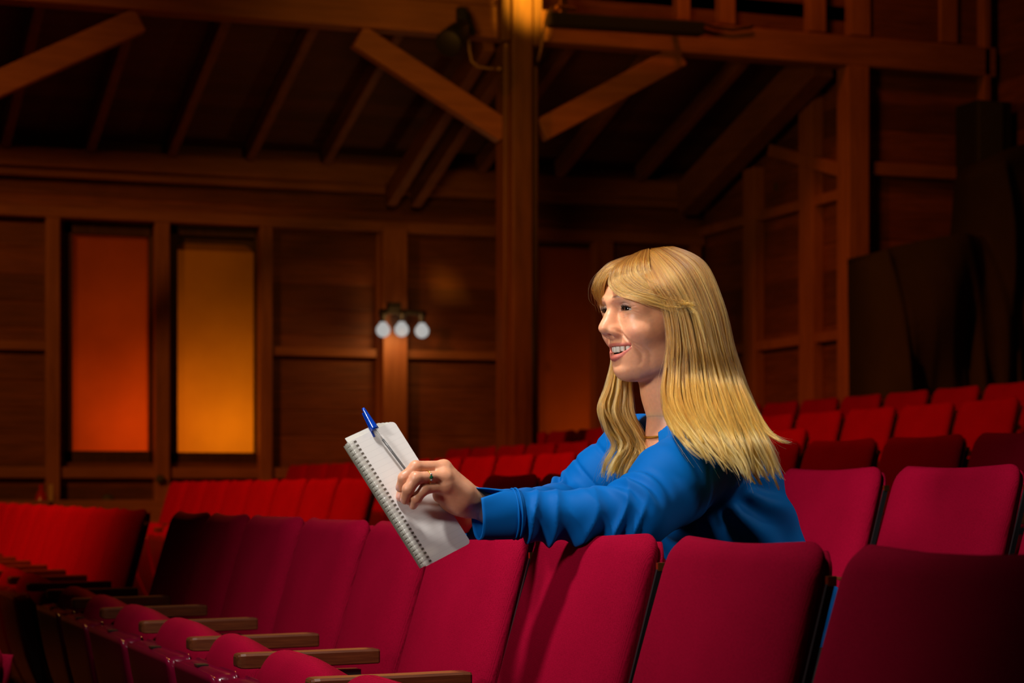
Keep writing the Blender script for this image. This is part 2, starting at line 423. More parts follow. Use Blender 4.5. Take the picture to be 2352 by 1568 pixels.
bm = bmesh.new(); bar(bm, (XR-0.20, YW-0.16, 3.22), (XR-0.20, YB+0.1, 3.22+SL*(YW-YB-0.26)), 0.16, 0.26)
tag(bm_obj('hip_timber', bm, M['timber_y'], bevel=0.008), 'thick dark timber sloping up along the right return wall', 'beam')

# long beam, ledge, post, braces
bm = bmesh.new(); box(bm, (-6.5, YB-0.10, 3.83), (XH, YB+0.06, 4.035))
tag(bm_obj('roof_beam', bm, M['timber_h'], bevel=0.01), 'long horizontal timber beam crossing the whole top of the hall', 'beam')
bm = bmesh.new(); box(bm, (-6.5, YB-0.06, 4.045), (qx(1160, YB-0.06), YB+0.06, 4.28))
tag(bm_obj('beam_ledge', bm, M['timber_h'], bevel=0.01), 'second timber lying on top of the long beam, left of the post', 'beam')
post = empty('timber_post', (qx(1195, YB), YB, FZ[3]))
tag(post, 'tall dark timber post in the middle, lit orange at its top', 'post')
cx = post.location.x
def ppart(name, a, b, y0, y1, z0, z1, parent=post, m='post'):
    bm = bmesh.new(); box(bm, (qx(a, YB+y0)-cx, y0, z0-FZ[3]), (qx(b, YB+y0)-cx, y1, z1-FZ[3]))
    return bm_obj(name, bm, M[m], parent, bevel=0.008)
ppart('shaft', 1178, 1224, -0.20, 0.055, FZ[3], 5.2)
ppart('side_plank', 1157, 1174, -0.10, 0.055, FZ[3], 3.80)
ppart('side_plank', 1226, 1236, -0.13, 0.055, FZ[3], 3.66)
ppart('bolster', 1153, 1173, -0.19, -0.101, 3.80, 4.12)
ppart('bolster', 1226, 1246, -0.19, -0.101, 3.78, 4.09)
def brace(pxa, pya, pxb, pyb, label, w=0.10, h=0.15):
    a = P(pxa, pya, YB-0.02); b = P(pxb, pyb, YB-0.02)
    bm = bmesh.new(); bar(bm, a, b, w, h)
    return tag(bm_obj('diagonal_brace', bm, M['timber_h'], bevel=0.008), label, 'brace', 'diagonal braces under the long beam')
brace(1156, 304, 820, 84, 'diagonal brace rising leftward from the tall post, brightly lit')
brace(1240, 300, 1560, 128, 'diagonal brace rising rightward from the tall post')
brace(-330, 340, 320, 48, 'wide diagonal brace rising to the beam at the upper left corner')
# corner post
cp = bmesh.new(); box(cp, (qx(1949, YB-0.12), YB-0.12, 0.4), (qx(1998, YB-0.12), YB+0.05, 3.83))
tag(bm_obj('corner_post', cp, M['timber'], bevel=0.01), 'upright timber post at the right corner beside the draped cloth', 'post')
# drain pipe
yp = 13.9; xp = qx(1792, yp)
pp = tag(empty('wall_pipe', (xp, yp, 0.4)), 'dark upright pipe with an elbow at its top, on the right return wall', 'pipe')
tp = zat(1792, 400, yp)
tube('pipe_run', [(0, 0, 0), (0, 0, tp-0.4-0.10)], 0.036, M['speaker'], pp, n=14)
el = [(0, 0, tp-0.4-0.12)] + [(0.09*(1-math.cos(a)), 0, tp-0.4-0.10+0.09*math.sin(a)) for a in [i*math.pi/16 for i in range(9)]] + [(0.20, 0, tp-0.4-0.01)]
tube('pipe_elbow', el, 0.046, M['speaker'], pp, n=14)
# speaker box on the wall
sp = tag(empty('wall_speaker', (qx(2240, YB-0.12), YB-0.02, zat(2240, 425, YB))), 'dark grey box speaker hanging on the right wall above the draped cloth', 'speaker')
bm = bmesh.new(); zz = zat(2240, 250, YB)-zat(2240, 425, YB); box(bm, (-0.115, -0.30, 0), (0.17, -0.02, zz)); bm_obj('cabinet', bm, M['blackmat'], sp, bevel=0.012)
bm = bmesh.new(); box(bm, (-0.105, -0.312, 0.012), (0.09, -0.298, zz-0.012)); bm_obj('grille', bm, M['speaker'], sp, bevel=0.004)
# black bar fixture on the beam with hanging cable
fx = P(1260, 45, YB-0.30); fx2 = P(1612, 68, YB-0.30)
bf = tag(empty('bar_light', (fx.x, fx.y, fx.z)), 'long black bar light fixture mounted in front of the beam', 'light fixture')
L_ = fx2.x-fx.x; dz = fx2.z-fx.z
bm = bmesh.new(); bar(bm, (0, 0, 0), (L_, 0, dz), 0.10, 0.088); bm_obj('housing', bm, M['blackmat'], bf, bevel=0.01)
bm = bmesh.new(); bar(bm, (0.10, 0, 0.05), (0.10, 0, 0.20), 0.05, 0.04, up=(0,1,0)); bar(bm, (0.05, 0.0, 0.085), (0.18, 0.0, 0.075), 0.05, 0.025); bm_obj('mounting_bracket', bm, M['brass'], bf, bevel=0.004)
bm = bmesh.new(); bar(bm, (L_-0.12, 0, dz+0.04), (L_-0.12, 0.22, dz+0.04), 0.04, 0.03); bm_obj('mounting_bracket', bm, M['blackmat'], bf, bevel=0.004)
cpts = [P(1270, 18, YB-0.33), P(1258, 30, YB-0.33), P(1252, 52, YB-0.32), P(1248, 78, YB-0.30), P(1243, 110, YB-0.25), P(1236, 140, YB-0.18)]
tube('power_cable', [p - bf.location for p in cpts], 0.009, M['cable'], bf, n=8)
cp2 = [P(x, y, YB-0.13) for x, y in ((1608, 52), (1640, 62), (1680, 68), (1720, 64), (1730, 60))]
tube('power_cable', [p - bf.location for p in cp2], 0.010, M['blackmat'], bf, n=8)
# stage lamp hanging from the beam, left of the post
sl = tag(empty('stage_lamp', tuple(P(1060, 40, YB-0.25))), 'black stage lamp clamped to the beam left of the post, cable curling below', 'stage lamp')
def bell(a, b, ra, rb, n=20):
    return tube_data([a, a.lerp(b, 0.15), a.lerp(b, 0.5), b, b + (b-a)*0.02], [ra*0.6, ra, (ra+rb)/2*1.02, rb, rb*0.9], n)
a = P(1066, 62, YB-0.28)-sl.location; b = P(1030, 100, YB-0.50)-sl.location
V, F = bell(a, b, 0.06, 0.085); mesh_obj('lamp_housing', V, F, M['blackmat'], sl, smooth=True)
bm = bmesh.new(); bar(bm, (0.0, 0.0, 0.06), (0.0, 0.0, -0.02), 0.06, 0.05, up=(0,1,0)); bar(bm, (0.03, -0.02, 0.02), (0.04, -0.12, -0.13), 0.02, 0.04, up=(0,0,1)); bm_obj('clamp', bm, M['blackmat'], sl, bevel=0.004)
cpts = [P(1073, 66, YB-0.24), P(1076, 90, YB-0.23), P(1078, 115, YB-0.22), P(1083, 140, YB-0.21), P(1097, 153, YB-0.2), P(1120, 157, YB-0.18), P(1146, 158, YB-0.16)]
tube('lamp_cable', [p - sl.location for p in cpts], 0.009, M['cable'], sl, n=8)
V, F = lathe_data([(0.012, -0.012), (0.018, 0), (0.012, 0.012)], 12); 
o = mesh_obj('plug', V, F, M['cable'], sl, smooth=True); o.location = P(1146, 158, YB-0.16)-sl.location

# three-bulb wall sconce
yS = YW-0.27
sc_ = tag(empty('wall_sconce', tuple(P(922, 715, YW-0.15))), 'black wall sconce bracket with three glowing globe bulbs on the wall post', 'wall lamp')
so = sc_.location
bm = bmesh.new(); p0 = P(872, 714, yS)-so; p1 = P(975, 719, yS)-so; bar(bm, p0, p1, 0.035, 0.034); 
q0 = P(905, 703, yS)-so; bar(bm, q0+Vector((-0.05, 0, 0)), q0+Vector((0.05, 0, 0)), 0.05, 0.055); bar(bm, Vector((q0.x, q0.y, -0.0)), Vector((q0.x, -0.0, 0.0)), 0.05, 0.05)
bm_obj('bracket', bm, M['blackmat'], sc_, bevel=0.006)
bulb_m = plain('glowing_bulb', (0.9, 0.85, 0.8), rough=0.3, emit=(1.0, 0.86, 0.68), es=1.0, vary=0)
b_ = bulb_m.node_tree.nodes['Principled BSDF']; b_.inputs['Emission Color'].default_value = (1.0, 0.98, 0.94, 1); b_.inputs['Emission Strength'].default_value = 0.42; b_.inputs['Base Color'].default_value = (0.01, 0.01, 0.01, 1); b_.inputs['Specular IOR Level'].default_value = 0.0
for px, py in ((880, 758), (922.5, 757), (969, 760)):
    p = P(px, py, yS) - so; r = 0.053
    prof = [(0.002, -r)] + [(r*math.sin(a), -r*math.cos(a)) for a in [math.pi*i/16 for i in range(1, 13)]] + [(0.027, 0.048), (0.025, 0.058), (0.010, 0.062)]
    V, F = lathe_data(prof, 24); o = mesh_obj('bulb', V, F, bulb_m, sc_, smooth=True); o.location = p
    V, F = lathe_data([(0.016, 0.060), (0.020, 0.068), (0.024, 0.10), (0.034, 0.11), (0.034, 0.145), (0.02, 0.15)], 16); o = mesh_obj('socket', V, F, M['blackmat'], sc_, smooth=True); o.location = p
d = bpy.data.lights.new('sconce_light', 'POINT'); d.energy = 3.2; d.color = (1.0, 0.45, 0.12); d.shadow_soft_size = 0.05
o = bpy.data.objects.new('sconce_light', d); COL.objects.link(o); o.location = P(925, 775, yS-0.10)

# draped equipment under dark cloth at the far right
def drape():
    n, h = 46, 26
    outline = [(2036, 575), (2060, 566), (2120, 553), (2170, 545), (2210, 538), (2240, 541), (2278, 541), (2284, 470), (2290, 380), (2305, 355), (2352, 330), (2420, 325), (2480, 420)]
    rings = []
    rnd = random.Random(3)
    yb, yf = YB-0.25, YB-0.95
    for i in range(h+1):
        s = i/h
        ring = []
        for j in range(n+1):
            u = j/n*(len(outline)-1); a = int(min(u, len(outline)-2)); f = u-a
            px = outline[a][0]*(1-f)+outline[a+1][0]*f; py = outline[a][1]*(1-f)+outline[a+1][1]*f
            top = P(px, py, yf+0.18)
            z = top.z*(1-s)+0.55*s
            fold = 0.035*math.sin(j*0.9+math.sin(s*3+j*0.3)*1.3)*s**0.7 + 0.02*math.sin(j*2.1+s*2)*s
            y = yf + 0.18*(1-min(1, s*4))**2 - fold*1.6 - 0.10*s + 0.06*math.sin(s*9+j*0.35)*(1-s)
            ring.append(Vector((top.x + 0.02*math.sin(j*1.3+s*4)*s, y, z)))
        rings.append(ring)
    V = []; F = []
    top_back = [Vector((p.x, yb, p.z-0.03)) for p in rings[0]]
    grid = [top_back] + rings
    for r in grid: V.extend(r)
    w = n+1
    for i in range(len(grid)-1):
        for j in range(n): F.append((i*w+j, i*w+j+1, (i+1)*w+j+1, (i+1)*w+j))
    # left side sheet
    base = len(V)
    for i in range(h+1):
        V.append(Vector((rings[i][0].x+0.01, yb, rings[i][0].z)))
    for i in range(h): F.append((base+i, w*(i+1), w*(i+2), base+i+1))
    o = mesh_obj('draped_cloth', V, F, M['drape'], None, smooth=True)
    s = o.modifiers.new('solid', 'SOLIDIFY'); s.thickness = 0.006
    return tag(o, 'dark drab cloth draped over tall equipment behind the right-hand seats', 'cloth')
drape()

# small things by the far wall
xa = P(97, 1150, 14.9)
fe = tag(empty('fire_extinguisher', (xa.x, 14.95, 0.235)), 'small red cylinder with a pale strip beside the first wall post at lower left', 'fire extinguisher')
zt_ = zat(97, 1112, 14.9)-0.235
V, F = lathe_data([(0.045, 0.0), (0.05, 0.01), (0.05, zt_-0.12), (0.03, zt_-0.06), (0.015, zt_-0.04), (0.015, zt_)], 20); mesh_obj('cylinder', V, F, plain('red_enamel', (0.45, 0.01, 0.008), 0.3, coat=0.5), fe, smooth=True)
bm = bmesh.new(); box(bm, (0.05, -0.05, zt_-0.22), (0.075, 0.0, zt_-0.0)); bm_obj('pale_strip', bm, plain('cream_paper', (0.55, 0.40, 0.16), 0.7), fe, bevel=0.002)
for px, py, r_, lb in ((368, 1100, 0.035, 'small dark round fitting under the post between the two windows'), (248, 1147, 0.045, 'small dark lump on the ledge under the red window')):
    p = P(px, py, YW-0.14); bm = bmesh.new(); bmesh.ops.create_uvsphere(bm, u_segments=16, v_segments=10, radius=r_)
    bmesh.ops.scale(bm, vec=(1, 0.8, 0.9), verts=bm.verts); o = bm_obj('wall_fitting', bm, M['speaker'], None, smooth=True); o.location = p
    tag(o, lb, 'fitting')
bm = bmesh.new(); box(bm, (qx(-500, YW-0.3), YW-0.3, 0.2), (qx(640, YW-0.3), YW-0.001, zat(300, 1148, YW-0.3))); tag(bm_obj('wall_ledge', bm, M['timber_h'], bevel=0.006), 'low dark wooden ledge running along the wall under the windows', 'ledge')
# ------------------------------------------------------------------ theatre seats
TILT = math.tan(math.radians(15))
TOPZ = 0.86
def back_cushion(w, R=0.048, thick=0.042, z0=0.40, xoff=0.0, wings=0.004, grow=0.0, zt=TOPZ, bulge=0.012):
    """lofted upholstered back: rings go up the tilted back; local y from 0..w, front faces -x"""
    hw = w/2 - 0.030 + grow
    cy = w/2 - 0.026
    nz, nr = 30, 14
    rings = []
    for i in range(nz+1):
        s = i/nz
        s = 1-(1-s)**2.2
        z = z0 + (zt - z0)*s
        d = zt - z
        if d < R: cw = hw - R*(1-math.sqrt(max(0.0, 1-((R-d)/R)**2)))*0.75
        else: cw = hw
        cw -= 0.010*min(1, max(0, 1-(d-0.01)/0.30))**1.5
        rt = 0.026
        tk = thick if d > rt else thick*(0.30+0.70*math.sqrt(max(0.0, 1-((rt-d)/rt)**2)))
        ring = []
        # front surface from y=-cw to cw
        nf = 34
        for j in range(nf+1):
            t = math.sin(math.pi/2*(-1+2*j/nf))
            yy = t*cw
            rc = min(0.075, cw*0.5) if thick > 0.03 else 0.02
            rd = 0.036*min(1.0, tk/thick+0.2) if thick > 0.03 else 0.010
            e = max(0.0, abs(yy)-(cw-rc))/rc
            xf = -tk/2 - wings*abs(t)**3.0 - bulge*math.sin(math.pi*min(1, max(0, s)))*(1-t*t) + (rd*(1-math.sqrt(max(0.0, 1-min(1, e)**2))))
            zz = z + 0.006*abs(t)**3*max(0, 1-d/0.12)
            ring.append(Vector((xf, yy, zz)))
        for j in range(9):
            t = 1-2*j/8
            ring.append(Vector((tk/2, t*cw*0.985, z+0.006*abs(t)**3*max(0, 1-d/0.12))))
        rings.append([Vector((p.x + xoff - (zt-p.z)*TILT, p.y + cy, p.z)) for p in ring])
    return loft(rings)
def slab(profile, y0, y1, r=0.02, n=5, sag=None, rin=None):
    if rin is None: rin = r
    """profile = closed (x,z) polygon, extruded along y with rounded ends"""
    cx = sum(p[0] for p in profile)/len(profile); cz = sum(p[1] for p in profile)/len(profile)
    rings = []
    ys = []
    for i in range(n+1):
        a = math.pi/2*i/n; ys.append((y0 + r*(1-math.sin(a)), 1 - 0.0, r*(1-math.cos(a))))
    ys = [(y0 + r*(1-math.cos(math.pi/2*i/n)), rin*(1-math.sin(math.pi/2*i/n))) for i in range(0, n+1)]
    ys += [(y0+r+(y1-y0-2*r)*k/6, 0.0) for k in range(1, 6)]
    ys += [(y1 - r*(1-math.cos(math.pi/2*i/n)), rin*(1-math.sin(math.pi/2*i/n))) for i in range(n, -1, -1)]
    for y, ins in ys:
        ring = []
        for x, z in profile:
            dx, dz = x-cx, z-cz; L = math.hypot(dx, dz) or 1
            k = max(0.02, 1-ins/L)
            zz = cz+dz*k
            if sag: zz += sag*(1-((y-(y0+y1)/2)/((y1-y0)/2))**2)*(1 if dz > 0 else 0)
            ring.append(Vector((cx+dx*k, y, zz)))
        rings.append(ring)
    return loft(rings)
def smooth_poly(pts, sub=4):
    out = []; n = len(pts)
    for i in range(n):
        p0, p1, p2, p3 = (pts[(i+k-1) % n] for k in range(4))
        for s in range(sub):
            t = s/sub
            out.append(tuple(0.5*((2*p1[a]) + (-p0[a]+p2[a])*t + (2*p0[a]-5*p1[a]+4*p2[a]-p3[a])*t*t + (-p0[a]+3*p1[a]-3*p2[a]+p3[a])*t**3) for a in (0, 1)))
    return out
CUSH = smooth_poly([(-0.382, 0.560), (-0.378, 0.600), (-0.358, 0.634), (-0.330, 0.642), (-0.290, 0.622), (-0.250, 0.598), (-0.212, 0.572), (-0.185, 0.53), (-0.180, 0.47), (-0.200, 0.38), (-0.255, 0.33), (-0.30, 0.32), (-0.345, 0.40), (-0.372, 0.50)])
CUSH_DOWN = smooth_poly([(-0.56, 0.415), (-0.555, 0.44), (-0.52, 0.462), (-0.40, 0.465), (-0.25, 0.452), (-0.14, 0.445), (-0.12, 0.42), (-0.14, 0.385), (-0.3, 0.375), (-0.50, 0.38), (-0.55, 0.395)])
def seat_meshes(w, down=False):
    R = {}
    def me(name, V, F, m, smooth=True):
        k = bpy.data.meshes.new(name); k.from_pydata([tuple(v) for v in V], [], [tuple(f) for f in F]); k.materials.append(m)
        if smooth: k.polygons.foreach_set('use_smooth', [True]*len(k.polygons))
        bm = bmesh.new(); bm.from_mesh(k); bmesh.ops.recalc_face_normals(bm, faces=bm.faces); bm.to_mesh(k); bm.free()
        return k
    V, F = back_cushion(w); R['backrest'] = me('backrest', V, F, M['seat'])
    V, F = back_cushion(w, R=0.045, thick=0.014, z0=0.36, xoff=0.0235, wings=0.0, grow=-0.002, zt=TOPZ-0.012, bulge=0.0)
    R['back_panel'] = me('back_panel', V, F, M['seat'])
    a0, a1 = 0.008, w-0.056
    if down:
        V, F = slab(CUSH_DOWN, a0+0.005, a1-0.005, r=0.03)
        R['seat_cushion'] = me('seat_cushion', V, F, M['seat'])
        V, F = slab(smooth_poly([(-0.54, 0.37), (-0.54, 0.385), (-0.3, 0.374), (-0.13, 0.378), (-0.13, 0.36), (-0.3, 0.345), (-0.52, 0.35)]), a0, a1, r=0.02)
        R['seat_pan'] = me('seat_pan', V, F, M['pan'])
    else:
        V, F = slab(CUSH, a0+0.012, a1-0.012, r=0.16, rin=0.060, n=10, sag=0.004)
        R['seat_cushion'] = me('seat_cushion', V, F, M['seat'])
        pan = [(-0.424, 0.568), (-0.416, 0.580), (-0.400, 0.586), (-0.383, 0.586), (-0.378, 0.590), (-0.372, 0.586), (-0.372, 0.570), (-0.352, 0.45), (-0.30, 0.30), (-0.25, 0.24), (-0.24, 0.215), (-0.27, 0.205), (-0.32, 0.235), (-0.385, 0.38)]
        V, F = slab(smooth_poly(pan, 3), a0, a1, r=0.022)
        R['seat_pan'] = me('seat_pan', V, F, M['pan'])
    bm = bmesh.new(); box(bm, (-0.412, w*0.45, 0.5845), (-0.390, w*0.45+0.034, 0.5885))
    k = bpy.data.meshes.new('number_plate'); bm.to_mesh(k); bm.free(); k.materials.append(M['plate']); R['number_plate'] = k
    # armrest along the near boundary (y = 0)
    prof = []
    aw = 0.024
    def armring(x, s, zc):
        return [Vector((x, y*s-0.024, z)) for y, z in ((-aw, zc-0.012*s), (-aw, zc+0.010*s), (-aw+0.004, zc+0.014*s), (aw-0.004, zc+0.014*s), (aw, zc+0.010*s), (aw, zc-0.012*s), (aw-0.003, zc-0.014*s), (-aw+0.003, zc-0.014*s))]
    rings = [armring(-0.388, 0.55, 0.613), armring(-0.386, 0.8, 0.613), armring(-0.381, 0.95, 0.613), armring(-0.372, 1.0, 0.613), armring(-0.25, 1.0, 0.614), armring(-0.13, 1.0, 0.616), armring(-0.117, 0.98, 0.616), armring(-0.114, 0.9, 0.616)]
    V, F = loft(rings); R['armrest'] = me('armrest', V, F, M['arm'], smooth=False)
    # standard: black post, curved strap up the side of the back, foot
    bm = bmesh.new()
    box(bm, (-0.30, -0.036, 0.0), (-0.20, -0.012, 0.585)); box(bm, (-0.33, -0.042, 0.572), (-0.15, -0.006, 0.592)); box(bm, (-0.36, -0.054, 0.0), (-0.10, 0.006, 0.02))
    bar(bm, (0.016-0.56*TILT, -0.011, 0.30), (0.016-0.046*TILT, -0.011, TOPZ-0.046), 0.005, 0.010, up=(1, 0, 0))
    k = bpy.data.meshes.new('support_frame'); bmesh.ops.recalc_face_normals(bm, faces=bm.faces); bm.to_mesh(k); bm.free(); k.materials.append(M['black']); R['support_frame'] = k
    V, F = loft([[Vector((x + 0.016-0.040*TILT, y-0.011, z + TOPZ-0.041)) for x, y in ((-0.006, -0.0035), (0.006, -0.0035), (0.006, 0.0035), (-0.006, 0.0035))] for z in (-0.006, 0.006)])
    R['end_cap'] = me('end_cap', V, F, M['brass'], smooth=False)
    return R
M['plate'] = plain('dark_plate', (0.03, 0.035, 0.025), rough=0.3, metal=0.6)
CACHE = {}
PARENT_OF = {'number_plate': 'seat_pan', 'end_cap': 'support_frame'}
def place_seat(row, y, w, label, group, down=False, q=None, fz=None, detail=True, far_arm=False):
    key = (round(w, 3), down)
    if key not in CACHE: CACHE[key] = seat_meshes(w, down)
    R = CACHE[key]
    e = empty('theatre_seat', ((Q[row] if q is None else q), y, FZ[row] if fz is None else fz))
    tag(e, label, 'seat', group)
    objs = {}
    for nm in ('backrest', 'back_panel', 'seat_cushion', 'seat_pan', 'armrest', 'support_frame', 'number_plate', 'end_cap'):
        if nm == 'number_plate' and (down or not detail): continue
        o = bpy.data.objects.new(nm, R[nm])
        o.parent = objs[PARENT_OF[nm]] if nm in PARENT_OF else e
        COL.objects.link(o); objs[nm] = o
        if nm == 'support_frame' : pass
    if far_arm:
        for nm in ('armrest', 'support_frame'):
            o = bpy.data.objects.new(nm, R[nm]); o.parent = e; o.location = (0, w, 0); COL.objects.link(o)
    return e
def ordn(n):
    return ['nearest', 'second', 'third', 'fourth', 'fifth', 'sixth', 'seventh', 'eighth', 'ninth', 'tenth', 'eleventh', 'twelfth', 'thirteenth', 'fourteenth', 'fifteenth', 'sixteenth', 'seventeenth', 'eighteenth', 'nineteenth', 'twentieth'][n]
def rowy(px, q):         # y where a row's top line crosses photo column px
    return y_on_x(px, q)
# first row: measured seat boundaries (near corner of every seat), right to left
bnd = [2481, 1890, 1503, 1211, 988, 840, 690, 566, 476]
ys_ = [rowy(p, Q[0]) for p in bnd]
LAB_A = ['crimson seat cut off by the right edge, nearest in the front row', 'crimson seat at lower right, just right of the black strap and brass cap under her back',
         'crimson seat whose top the woman rests her near elbow on', 'crimson seat under her near cuff with two arm shadows down its front', 'crimson seat behind the lower end of the notebook',
         'crimson seat just left of the notebook bottom in the front row', 'third crimson seat from the far end of the front row', 'next-to-last crimson seat at the far end of the front row']
LAB_A = ['large crimson seat cut off by the right edge of the photo, front row', 'crimson front-row seat below her back, brass cap at its right corner', 'crimson front-row seat her near elbow rests on, arm shadow on it',
         'crimson front-row seat under her cuff, right of the notebook bottom', 'crimson front-row seat partly behind the lower end of the notebook', 'crimson front-row seat fourth from the aisle at lower left',
         'crimson front-row seat third from the aisle at lower left', 'crimson front-row seat second from the aisle at lower left']
for i in range(len(ys_)-1):
    y0, y1 = ys_[i], ys_[i+1]
    place_seat(0, y0, y1-y0, LAB_A[i], 'crimson seats of the front row')
place_seat(0, ys_[-1], 0.53, 'last crimson front-row seat beside the aisle at lower left', 'crimson seats of the front row', far_arm=True)
Wp = 0.53
def run(row, y0, n, lab, group, q=None, wp=Wp, order=None):
    lim = {0: 14.3, 1: 12.4, 2: 14.3, 3: 14.3, 4: 14.4, 5: 14.4}[row]
    n = min(n, int((lim-y0)/wp))
    for i in range(n):
        place_seat(row, y0+i*wp, wp, lab(i), group, q=q, detail=False, far_arm=(i == n-1))
# front row beyond the aisle (lower left)
run(0, rowy(330, Q[0]), 12, lambda i: 'red front-row seat beyond the aisle, %s from the aisle end' % (ordn(i) if i else 'first'), 'red front-row seats beyond the aisle')
# second row: right of the woman, under her, and beyond the aisle
y_b = rowy(2345, Q[1])
place_seat(1, y_b, Wp, 'crimson second-row seat at the right, in front of the draped cloth side', 'crimson seats of the second row')
place_seat(1, y_b-Wp, Wp, 'crimson second-row seat cut by the right edge of the photo', 'crimson seats of the second row', down=True)
place_seat(1, y_b+Wp, Wp, 'crimson second-row seat right behind the back of the woman', 'crimson seats of the second row')
for i in range(2, 6):
    place_seat(1, y_b+i*Wp, Wp, ('dark second-row seat whose rounded corner peeks out above her far sleeve' if i == 5 else 'second-row seat mostly hidden by the woman, %s beyond the one behind her back' % ('first', 'second', 'third')[i-2]), 'crimson seats of the second row')
run(1, rowy(857, Q[1]), 9, lambda i: 'red second-row seat left of the notebook, %s from the aisle end' % (ordn(i) if i else 'first'), 'red second-row seats beyond the aisle')
# third row
y0 = rowy(2214, Q[2]) - Wp
def nth_r(i): return ordn(i) if i else 'first'
run(2, y0, 21, lambda i: 'red third-row seat, %s counting from the right edge of the photo' % nth_r(i), 'red seats of the third row')
y0 = rowy(1852, Q[3])
run(3, y0, 11, lambda i: 'red fourth-row seat, %s counting from the one beside her shoulder-length hair' % nth_r(i), 'red seats of the fourth row')
y0 = rowy(2191, Q[4]) - Wp*1.0
run(4, y0, 15, lambda i: 'red fifth-row seat, %s counting from the right edge of the photo' % nth_r(i), 'red seats of the fifth row')
y0 = rowy(2250, Q[5]) - Wp
run(5, y0, 10, lambda i: 'red back-row seat, %s counting from the right edge of the photo' % nth_r(i), 'red seats of the back row')
# nearer row at lower left corner
place_seat(0, 2.50, 0.53, 'crimson seat back at the lower left corner, closest to the camera', 'nearest seats at lower left', q=0.262, fz=-0.12, down=True)
place_seat(0, 3.03, 0.53, 'crimson seat back peeking at the left edge behind the closest one', 'nearest seats at lower left', q=0.262, fz=-0.12, down=True)
